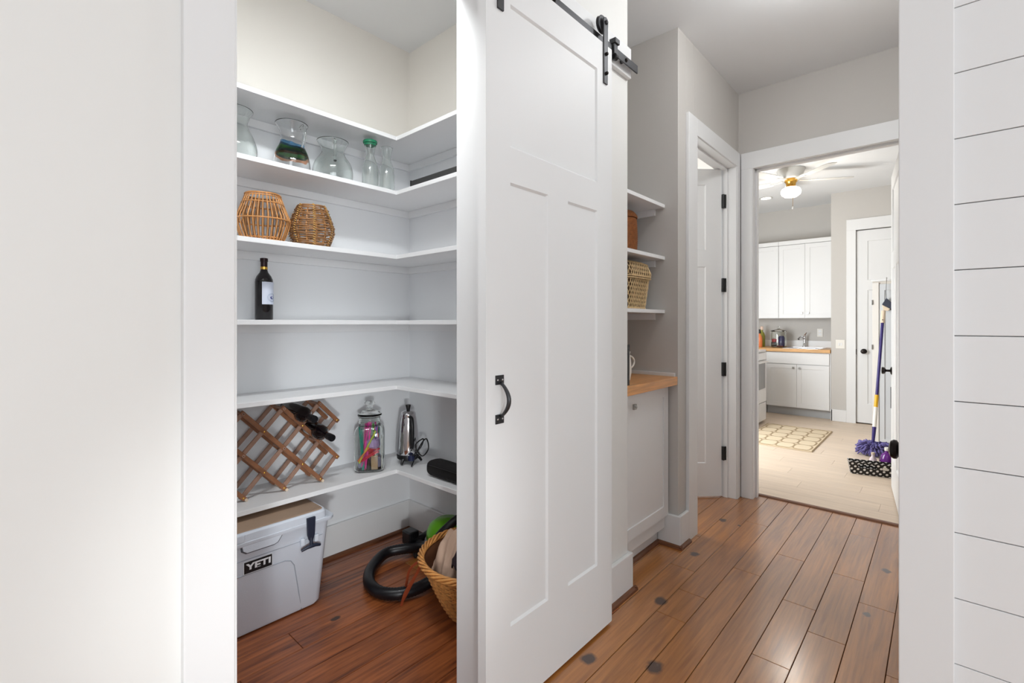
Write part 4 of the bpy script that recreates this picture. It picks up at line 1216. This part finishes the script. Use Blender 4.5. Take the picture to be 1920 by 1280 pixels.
def per(q, s_, r=.03):
    """point on rounded square perimeter, q in 0..1"""
    poly = rrect(-s_, s_, -s_, s_, r, 4); L_ = []
    n = len(poly); tot = 0
    for i in range(n):
        a = Vector(poly[i]); b_ = Vector(poly[(i + 1) % n]); L_.append((a - b_).length); tot += L_[-1]
    d_ = (q % 1) * tot
    for i in range(n):
        if d_ <= L_[i]: return Vector(poly[i]).lerp(Vector(poly[(i + 1) % n]), d_ / L_[i])
        d_ -= L_[i]
    return Vector(poly[0])


mb = MB(); nst = 46
for k in range(nst):
    for sg in (1, -1):
        pts = []
        for i in range(7):
            z = i / 6 * 0.172; p = per(k / nst + sg * i / 6 * 0.085, bx(z) + 0.001 * sg)
            pts.append((p.x, p.y, z + 0.002))
        mb.tube(pts, 0.0028, 4)
mb.build('weave', SEAGR, t, kind='stuff')
mb = MB()
for k in range(nst):
    for sg in (1, -1):
        pts = []
        for i, (z, s_) in enumerate(((0.178, .136), (0.20, .136), (0.225, .129), (0.25, .122), (0.264, .095))):
            p = per(k / nst + sg * i / 4 * 0.045, s_ + 0.001 * sg); pts.append((p.x, p.y, z))
        mb.tube(pts, 0.0028, 4)
mb.build('lid_weave', SEAGR, t, kind='stuff')
for z in (0.170, 0.180, 0.006):
    mb = MB(); mb.tube([(per(q / 60, 0.136 if z > .1 else .114).x, per(q / 60, 0.136 if z > .1 else .114).y, z) for q in range(60)], 0.004, 5, closed=True)
    mb.build('rim', SEAGR, t, smooth='all')

t = thing('lidded_basket', 'brown round lidded basket on the middle niche shelf', 'basket', (-1.36, 2.408, 1.6663))
mb = MB()
for i in range(34):
    z = 0.006 + i * 0.0056; r = 0.098 + 0.004 * math.sin(i * .1)
    mb.tube(ring(r + .0008 * (i % 2), z, 36), 0.0036, 5, closed=True)
mb.build('coiled_body', BROWNW, t, smooth='all', kind='stuff')
MB().lathe([(0, 0.001), (0.094, 0.001), (0.096, 0.195), (0, 0.195)], 30).build('lining', BROWNW, t)
mb = MB()
for i in range(7): mb.tube(ring(0.102 - 0.0006 * i * i, 0.200 + i * 0.0056, 36), 0.0036, 5, closed=True)
mb.build('lid', BROWNW, t, smooth='all')
MB().lathe([(0, 0.197), (0.096, 0.197), (0.080, 0.236), (0, 0.240)], 30).build('lid_top', BROWNW, t)

# ============================================================ LAUNDRY ROOM
# base cabinet
t = thing('laundry_base_cabinet', 'white two-door base cabinet under the laundry sink', 'cabinet', (-1.48, 7.5, 0))
B((-1.858, -1.085, 7.470, 8.04, 0.115, 0.878), (-1.858, -1.085, 7.545, 8.04, 0.0, 0.115)).build('body', WHITE, t, bevel=0.001, world=True)
B((-1.858, -1.085, 7.540, 7.5445, 0.0, 0.115)).build('toe_kick', mat('grey_toe_kick', (190, 192, 194), 0.5), t, world=True)
B((-1.850, -1.100, 7.450, 7.469, 0.715, 0.868)).build('false_drawer_front', WHITE, t, bevel=0.002, world=True)
for x0, kx in ((-1.850, 0.337), (-1.474, 0.036)):
    dr = child_empty('door', t, (x0 + 1.48, 7.450 - 7.5, 0.122))
    leaf(dr, 0.373, 0.585, 0.019, [(0.055, 0.318, 0.055, 0.530)], WHITE, depth=0.007, slope=0.001, both=False, bevel=0.0015)
    B((kx - .013, kx + .013, -0.028, -0.016, 0.528, 0.554), (kx - .005, kx + .005, -0.016, 0, 0.536, 0.546)).build('knob', NICKEL, dr, bevel=0.002)
t = thing('laundry_counter', 'butcher-block counter along the laundry back wall', 'worktop', (-1.8, 7.75, 0.88))
B((-2.49, -1.086, 7.425, 8.045, 0.880, 0.924)).build('worktop', BUTCHX, t, bevel=0.003, world=True)
B((-2.49, -1.086, 8.027, 8.045, 0.925, 1.02)).build('upstand', WHITE, t, bevel=0.001, world=True)
B((-2.49, -1.868, 7.47, 8.04, 0.0, 0.879)).build('end_panel', WHITE, t, bevel=0.001, world=True)
t = thing('sink', 'stainless drop-in sink in the laundry counter', 'sink', (-1.43, 7.72, 0.924))
B((-1.66, -1.20, 7.50, 7.53, .9245, .931), (-1.66, -1.20, 7.91, 7.98, .9245, .931), (-1.66, -1.62, 7.53, 7.91, .9245, .931), (-1.24, -1.20, 7.53, 7.91, .9245, .931)).build('rim', CHROME, t, bevel=0.002, world=True)
B((-1.62, -1.24, 7.53, 7.91, .9245, .926)).build('basin', mat('basin_steel', (150, 152, 156), 0.3, metal=0.9), t, world=True)
t = thing('faucet', 'chrome faucet with lever behind the laundry sink', 'faucet', (-1.475, 7.945, 0.931))
MB().lathe([(0.028, 0), (0.028, 0.008), (0.019, 0.02), (0.017, 0.10), (0.019, 0.15), (0.012, 0.165), (0, 0.167)], 20).build('column', CHROME, t, smooth=40)
MB().tube(spline([(0, 0, 0.11), (-0.02, -0.06, 0.145), (-0.035, -0.12, 0.14), (-0.045, -0.15, 0.115)], 5), [0.012] * 15 + [0.014], 10).build('spout', CHROME, t, smooth=True)
MB().tube([(0, 0, 0.165), (0.03, -0.02, 0.21)], [0.009, 0.007], 8).build('lever', CHROME, t, smooth=True)
# upper cabinets
for nm, lab, x0, x1, doors in (('a', 'white two-door wall cabinet above the laundry sink', -1.757, -1.095, ((-1.755, 0.325, 0.29), (-1.427, 0.330, 0.040))), ('b', 'white wall cabinet at the left end of the laundry wall', -2.42, -1.759, ((-2.418, 0.325, 0.29), (-2.090, 0.329, 0.040)))):
    t = thing('wall_cabinet', lab, 'cabinet', ((x0 + x1) / 2, 7.9, 1.342), group='laundry wall cabinets')
    B((x0, x1, 7.740, 8.045, 1.345, 2.395)).build('body', WHITE, t, bevel=0.001, world=True)
    B((x0, x1, 7.712, 8.045, 2.395, 2.452)).build('crown', WHITE, t, bevel=0.003, world=True)
    for dx, dw, kx in doors:
        dr = child_empty('door', t, (dx - (x0 + x1) / 2, 7.720 - 7.9, 0.006))
        leaf(dr, dw, 1.040, 0.019, [(0.058, dw - 0.058, 0.058, 0.982)], WHITE, depth=0.007, slope=0.001, both=False, bevel=0.0015)
        if nm == 'a': B((kx - .012, kx + .012, -0.026, -0.015, 0.055, 0.079), (kx - .005, kx + .005, -0.015, 0, 0.062, 0.072)).build('knob', NICKEL, dr, bevel=0.002)
# counter jar with pods
t = thing('glass_canister', 'big round glass canister of laundry supplies beside the faucet', 'canister', (-1.768, 7.76, 0.9245))
MB().lathe(shell([(0.085, 0), (0.098, 0.008), (0.10, 0.03), (0.10, 0.20), (0.092, 0.222), (0.088, 0.228)], 0.004), 32, close=False).build('glass_body', GLASS, t, smooth='all')
MB().lathe([(0, 0.229), (0.10, 0.229), (0.102, 0.236), (0.085, 0.246), (0.03, 0.262), (0.012, 0.268), (0.012, 0.276), (0.022, 0.285), (0.020, 0.298), (0, 0.30)], 32).build('lid', GLASS, t, smooth='all')
MB().lathe([(0, 0.010), (0.038, 0.012), (0.042, 0.05), (0.042, 0.14), (0.030, 0.165), (0, 0.17)], 16, (0.042, -0.01, 0)).build('navy_pouch', plain('navy_film', (44, 40, 96), 0.2), t, smooth=40)
MB().lathe([(0, 0.010), (0.030, 0.012), (0.034, 0.09), (0.034, 0.12), (0, 0.125)], 16, (-0.05, -0.02, 0)).build('red_box', plain('red_carton', (176, 60, 70)), t, smooth=40)
B((-0.085, -0.015, -0.055, -0.02, 0.01, 0.075)).build('dark_sachet', plain('black_sachet', (30, 28, 32)), t, bevel=0.006)
B((-0.02, 0.07, -0.05, 0.05, 0.008, 0.026)).build('red_tray', plain('dark_red_tray', (110, 34, 34)), t, bevel=0.004)
# bottles by the range
t = thing('spray_bottle', 'orange cleaning bottle with dark cap at the left end of the laundry counter', 'bottle', (-1.985, 7.62, 0.9245))
MB().lathe([(0, 0), (0.034, 0), (0.038, 0.01), (0.038, 0.12), (0.030, 0.16), (0.014, 0.185), (0.014, 0.20)], 20).build('body', plain('orange_plastic', (224, 128, 78), 0.3), t, smooth=40)
MB().lathe([(0, 0.20), (0.018, 0.20), (0.018, 0.235), (0, 0.24)], 16).build('cap', BLACK, t, smooth=40)
B((-0.012, 0.012, -0.055, 0.02, 0.236, 0.262)).build('trigger_head', BLACK, t, bevel=0.004)
t = thing('detergent_bottle', 'yellow and green bottle standing behind the orange one', 'bottle', (-2.00, 7.80, 0.9245))
MB().lathe([(0, 0), (0.040, 0), (0.044, 0.01), (0.044, 0.16), (0.03, 0.21), (0.016, 0.22), (0.016, 0.25)], 20).build('body', plain('olive_plastic', (150, 150, 60), 0.3), t, smooth=40)
MB().lathe([(0, 0.25), (0.020, 0.25), (0.020, 0.30), (0, 0.305)], 16).build('cap', plain('peach_cap', (236, 206, 188)), t, smooth=40)
# outlet and switch
t = thing('wall_outlet', 'white outlet plate above the laundry sink', 'outlet', (-1.30, 8.049, 1.14))
B((-1.335, -1.265, 8.043, 8.0495, 1.08, 1.195)).build('plate', IVORY, t, bevel=0.002, world=True)
B((-1.318, -1.282, 8.040, 8.043, 1.145, 1.175), (-1.318, -1.282, 8.040, 8.043, 1.10, 1.13)).build('socket', WHITE, t, bevel=0.001, world=True)
t = thing('light_switch', 'white switch plate between laundry cabinets and back door', 'switch', (-0.965, 7.449, 1.0))
B((-1.03, -0.93, 7.443, 7.4495, 0.945, 1.06)).build('plate', IVORY, t, bevel=0.002, world=True)
B((-1.00, -0.985, 7.438, 7.443, 0.985, 1.02), (-0.975, -0.96, 7.438, 7.443, 0.985, 1.02)).build('toggle', WHITE, t, bevel=0.001, world=True)

# range
t = thing('range', 'white freestanding range with grey oven window at the laundry left', 'range', (-2.0, 6.42, 0))
B((-2.36, -1.715, 6.04, 6.80, 0.03, 0.905), (-2.33, -1.78, 6.07, 6.77, 0.0, 0.03)).build('body', APPL, t, bevel=0.004, world=True)
B((-2.36, -1.690, 6.035, 6.805, 0.905, 0.935)).build('cooktop', APPL, t, bevel=0.010, seg=3, world=True)
B((-1.7145, -1.688, 6.045, 6.795, 0.27, 0.80)).build('oven_door', APPL, t, bevel=0.006, world=True)
B((-1.6879, -1.684, 6.13, 6.725, 0.445, 0.770)).build('oven_window', OVENG, t, world=True, label='grey glass window')
B((-1.7145, -1.692, 6.045, 6.795, 0.035, 0.262)).build('drawer', APPL, t, bevel=0.006, world=True)
B((-1.7145, -1.688, 6.045, 6.795, 0.808, 0.900)).build('control_strip', APPL, t, bevel=0.004, world=True)
MB().tube([(-1.688, 6.10, 0.785), (-1.655, 6.10, 0.785), (-1.655, 6.74, 0.785), (-1.688, 6.74, 0.785)], 0.009, 8).build('handle', APPL, t, world=True, smooth=True)
B((-2.49, -2.36, 6.04, 6.80, 0.90, 1.10)).build('backguard', APPL, t, bevel=0.01, world=True)

# rug
t = thing('trellis_rug', 'cream trellis pattern rug on the pale laundry floor', 'rug', (-1.3, 6.05, 0.0))
RX0, RX1, RY0, RY1 = -1.640, -0.950, 5.475, 6.655
B((RX0, RX1, RY0, RY1, 0.0005, 0.009)).build('pile', RUGM, t, bevel=0.003, world=True)
mb = MB()
nx, ny = 4, 5
cw = (RX1 - RX0 - .06) / nx; chh = (RY1 - RY0 - .06) / ny
for i in range(nx):
    for j in range(ny):
        cx = RX0 + .03 + cw * (i + .5); cy = RY0 + .03 + chh * (j + .5)
        pts = []
        for k in range(28):
            a = 2 * PI * k / 28; c_, s2 = math.cos(a), math.sin(a)
            p = 3.4; rr = 1 / ((abs(c_) ** p + abs(s2) ** p) ** (1 / p))
            pts.append((cx + cw * .5 * rr * c_, cy + chh * .5 * rr * s2, 0.0085))
        mb.tube(pts, 0.011, 4, closed=True, flat=0.25)
mb.build('trellis_lines', RUGL, t, world=True)
mb = MB(); mb.tube([(RX0 + .006, RY0 + .006, .006), (RX1 - .006, RY0 + .006, .006), (RX1 - .006, RY1 - .006, .006), (RX0 + .006, RY1 - .006, .006)], 0.007, 6, closed=True); mb.build('bound_edge', RUGL, t, world=True)

# ceiling fan
t = thing('ceiling_fan', 'white ceiling fan with brass collar and lit round globe', 'ceiling fan', (-1.237, 5.967, H))
MB().lathe([(0.135, 0.0), (0.138, -0.008), (0.120, -0.055), (0.112, -0.095), (0.100, -0.105), (0, -0.106)], 36).build('canopy', FANW, t, smooth=40)
MB().lathe([(0, -0.1065), (0.060, -0.1065), (0.064, -0.135), (0.050, -0.150), (0.045, -0.185), (0.052, -0.195), (0, -0.196)], 32).build('collar', BRASS, t, smooth=40, label='brass collar')
MB().lathe([(0, -0.1965), (0.055, -0.1965), (0.088, -0.215), (0.100, -0.245), (0.092, -0.275), (0.060, -0.300), (0, -0.308)], 32).build('globe', GLOBE, t, smooth='all', label='lit white glass globe')
for k in range(5):
    a = R(-42 + 72 * k); ca, sa = math.cos(a), math.sin(a)
    def L2(u, v, z): return (u * ca - v * sa, u * sa + v * ca, z)
    mb = MB()
    vs = []; tilt = 0.12
    poly = [(0.19, -0.05), (0.25, -0.058), (0.55, -0.064), (0.60, -0.045), (0.61, 0.0), (0.60, 0.045), (0.55, 0.064), (0.25, 0.058), (0.19, 0.05)]
    mb.prism(poly, 0, 0.006, lambda u, v, w_: L2(u, v, -0.128 + w_ + v * tilt))
    bl = mb.build('blade', FANW, t, bevel=0.001)
    mb = MB(); mb.bar(L2(0.085, 0, -0.122), L2(0.22, 0, -0.131), 0.03, 0.005); mb.build('blade_bracket', FANW, bl)
MB().tube([(0.03, -0.06, -0.20), (0.035, -0.085, -0.30), (0.035, -0.085, -0.43)], 0.0018, 5).build('pull_chain', BRASS, t)
MB().lathe([(0, -0.46), (0.007, -0.455), (0.008, -0.44), (0.003, -0.43), (0, -0.43)], 10, (0.035, -0.085, 0)).build('chain_fob', FANW, t, smooth=True)
t = thing('recessed_light', 'small lit recessed ceiling light beyond the fan', 'light', (-1.77, 7.10, H))
MB().lathe([(0.062, -0.001), (0.08, -0.001), (0.082, -0.006), (0.062, -0.008), (0.062, -0.001)], 28, close=False).build('trim_ring', FANW, t, smooth=40)
MB().lathe([(0, -0.002), (0.062, -0.002), (0.062, -0.007), (0, -0.009)], 28).build('lens', GLOBE, t)

# tall cabinet by the side door
t = thing('utility_cabinet', 'tall narrow pale cabinet beside the laundry back door', 'cabinet', (-0.30, 6.45, 0))
B((-0.545, -0.02, 6.30, 6.70, 0.0, 1.715)).build('body', mat('warm_cabinet_side', (222, 214, 204), 0.5), t, bevel=0.002, world=True)
B((-0.545, -0.492, 6.283, 6.2995, 0.01, 1.70)).build('stile', mat('cabinet_stile', (226, 222, 216), 0.5), t, bevel=0.001, world=True)
dr = child_empty('door', t, (-0.484 + 0.30, 6.281 - 6.45, 0.02))
leaf(dr, 0.455, 1.665, 0.018, [(0.04, 0.415, 0.05, 1.60)], CABG, depth=0.008, slope=0.003, both=False, bevel=0.001)
for zz in (1.47, 1.0):
    B((-0.552, -0.540, 6.275, 6.290, zz, zz + 0.05)).build('hinge', NICKEL, t, bevel=0.001, world=True)
B((-0.555, -0.01, 6.285, 6.71, 1.7155, 1.735)).build('top', WHITE, t, bevel=0.002, world=True)
# hanging brush on a hook over the top of the cabinet
t = thing('hand_brush', 'dark bristled hand brush hanging on a cord from the tall cabinet', 'brush', (-0.42, 6.26, 1.45))
bx_ = -0.425
MB().tube([(bx_, 6.30, 1.745), (bx_, 6.262, 1.748), (bx_, 6.252, 1.715)], 0.004, 6).build('hook', NICKEL, t, smooth=True, world=True)
MB().tube([(bx_, 6.254, 1.72), (bx_ - .005, 6.254, 1.60), (bx_, 6.256, 1.53)], 0.002, 5).build('cord', BLACK, t, world=True)
mb = MB(); mb.prism([(-0.462, 1.470), (-0.425, 1.535), (-0.385, 1.490), (-0.375, 1.420), (-0.395, 1.425)], 6.235, 6.270, lambda u, v, w_: (u, w_, v)); mb.build('bristles', mat('slate_bristle', (62, 64, 78), 0.9, bump=0.8, bscale=300), t, bevel=0.003, world=True)
mb = MB(); mb.prism([(-0.462, 1.468), (-0.395, 1.424), (-0.412, 1.402), (-0.45, 1.41)], 6.240, 6.265, lambda u, v, w_: (u, w_, v)); mb.build('brush_block', BEIGE, t, bevel=0.003, world=True)
t = thing('black_strap', 'long thin black strap hanging beside the brush', 'strap', (-0.375, 6.262, 0.4))
B((-0.388, -0.378, 6.262, 6.266, 0.62, 1.43)).build('webbing', BLACKM, t, world=True)
B((-0.394, -0.376, 6.258, 6.268, 0.40, 0.62)).build('buckle_end', mat('grey_grip', (70, 70, 74), 0.5), t, bevel=0.002, world=True)
B((-0.396, -0.372, 6.256, 6.272, 1.41, 1.435)).build('strap_clip', BLACK, t, bevel=0.002, world=True)

# duster / mop
t = thing('dust_mop', 'purple-handled dust mop with shaggy lavender head leaning on the tall cabinet', 'mop', (-0.49, 5.74, 0))
A0 = Vector((-0.494, 5.745, 0.11)); A1 = Vector((-0.436, 6.06, 1.40))
def along(q): return A0 + (A1 - A0) * q
for nm, q0, q1, r, mm, lb in (('ferrule', 0.0, 0.125, 0.015, PURPLE, 'purple socket'), ('lower_sleeve', 0.125, 0.27, 0.017, IVORY, 'white sleeve'), ('sticker', 0.27, 0.36, 0.0165, YEL, 'yellow sticker'), ('pole', 0.36, 0.905, 0.0135, PURPLE, 'purple pole'), ('grip', 0.905, 1.0, 0.019, BEIGE, 'beige grip')):
    MB().tube([along(q0), along(q1)], r if nm != 'ferrule' else [0.012, 0.017], 14).build(nm, mm, t, smooth=40, world=True, label=lb)
MB().tube([along(0.93) + Vector((0, -.012, 0)), along(0.93) + Vector((0, -.022, 0))], 0.005, 8).build('hang_hole', BLACK, t, world=True)
mb = MB(); rnd = random.Random(5)
for k in range(520):
    a = rnd.uniform(0, 2 * PI); el = rnd.uniform(-0.3, 1.0)
    d_ = Vector((math.cos(a) * 1.0, math.sin(a) * 0.7, 0)) * rnd.uniform(0.5, 1.0)
    s0 = Vector((-0.49, 5.745, 0.085)) + d_ * 0.06
    e0 = Vector((-0.49, 5.745, 0.0)) + Vector((d_.x * 0.15, d_.y * 0.14, rnd.uniform(0.008, 0.135)))
    mid = (s0 + e0) / 2 + Vector((0, 0, rnd.uniform(0.0, 0.03)))
    mb.tube([s0, mid, e0], [0.006, 0.008, 0.006], 4)
mb.build('shaggy_head', LAV, t, smooth='all', world=True, kind='stuff', label='lavender shaggy head')

# polka dot basket and purple bottle
t = thing('polka_dot_tray', 'black tray basket with white polka dots on the laundry floor', 'tray', (-0.575, 4.945, 0.0), R(14))
mb = MB()
W_, D_, HH = 0.42, 0.07, 0.108
def wall_quad(pts, th):
    pass
# front wall with slot: local x 0..W, slanted outwards
def fw(u, z, k): return (u + (-0.018 * z / HH if u < 0.01 else (0.018 * z / HH if u > W_ - 0.01 else 0)), -0.012 * z / HH + k, z)
def fbox(u0, u1, z0, z1):
    vs = [fw(u, z, k) for k in (0, 0.004) for z in (z0, z1) for u in (u0, u1)]
    mb.add(vs, [(0, 1, 3, 2), (4, 6, 7, 5), (0, 4, 5, 1), (2, 3, 7, 6), (0, 2, 6, 4), (1, 5, 7, 3)])
fbox(0, W_, 0.001, 0.060); fbox(0, 0.05, 0.060, 0.088); fbox(0.175, W_, 0.060, 0.088); fbox(0, W_, 0.088, HH)
mb.box(0, W_, 0.0, D_, 0.001, 0.005)
mb.add([(0, 0, .005), (0, D_, .005), (-0.018, D_ + .012, HH), (-0.018, -0.012, HH), (.004, 0, .005), (.004, D_, .005), (-0.014, D_ + .012, HH), (-0.014, -0.012, HH)], [(0, 1, 2, 3), (4, 7, 6, 5), (0, 4, 5, 1), (3, 2, 6, 7), (0, 3, 7, 4), (1, 5, 6, 2)])
mb.add([(W_, 0, .005), (W_, D_, .005), (W_ + 0.018, D_ + .012, HH), (W_ + 0.018, -0.012, HH), (W_ - .004, 0, .005), (W_ - .004, D_, .005), (W_ + 0.014, D_ + .012, HH), (W_ + 0.014, -0.012, HH)], [(0, 1, 2, 3), (4, 7, 6, 5), (0, 4, 5, 1), (3, 2, 6, 7), (0, 3, 7, 4), (1, 5, 6, 2)])
mb.add([(0, D_, .005), (W_, D_, .005), (W_ + .018, D_ + .012, HH), (-.018, D_ + .012, HH), (0, D_ - .004, .005), (W_, D_ - .004, .005), (W_ + .018, D_ + .008, HH), (-.018, D_ + .008, HH)], [(0, 1, 2, 3), (4, 7, 6, 5), (0, 4, 5, 1), (3, 2, 6, 7), (0, 3, 7, 4), (1, 5, 6, 2)])
mb.build('shell', dotted_mat(), t)
B((0.215, 0.245, -0.012, -0.006, 0.058, 0.082)).build('tag', IVORY, t)
t = thing('cleaner_bottle', 'purple cleaning bottle with white cap behind the polka dot tray', 'bottle', (-0.345, 5.165, 0.0005))
MB().lathe([(0, 0), (0.052, 0), (0.058, 0.01), (0.058, 0.11), (0.040, 0.155), (0.018, 0.175), (0.018, 0.19)], 24).build('body', plain('purple_liquid_bottle', (104, 40, 128), 0.15), t, smooth=40)
MB().lathe([(0, 0.19), (0.021, 0.19), (0.021, 0.215), (0, 0.217)], 18).build('cap', IVORY, t, smooth=40)
wl = MB(); wrap(wl, 0.0584, R(215), R(275), 0.03, 0.09, 8); wl.build('paper_label', IVORY, t)
t = thing('cleaner_bottle', 'small pale bottle behind the polka dot tray beside the purple one', 'bottle', (-0.440, 5.125, 0.0005))
MB().lathe([(0, 0), (0.024, 0), (0.026, 0.008), (0.026, 0.11), (0.012, 0.13), (0.012, 0.15), (0, 0.15)], 20).build('body', plain('pale_pink_bottle', (226, 208, 214), 0.3), t, smooth=40)
MB().lathe([(0, 0.15), (0.014, 0.15), (0.013, 0.165), (0, 0.166)], 16).build('cap', BEIGE, t, smooth=40)
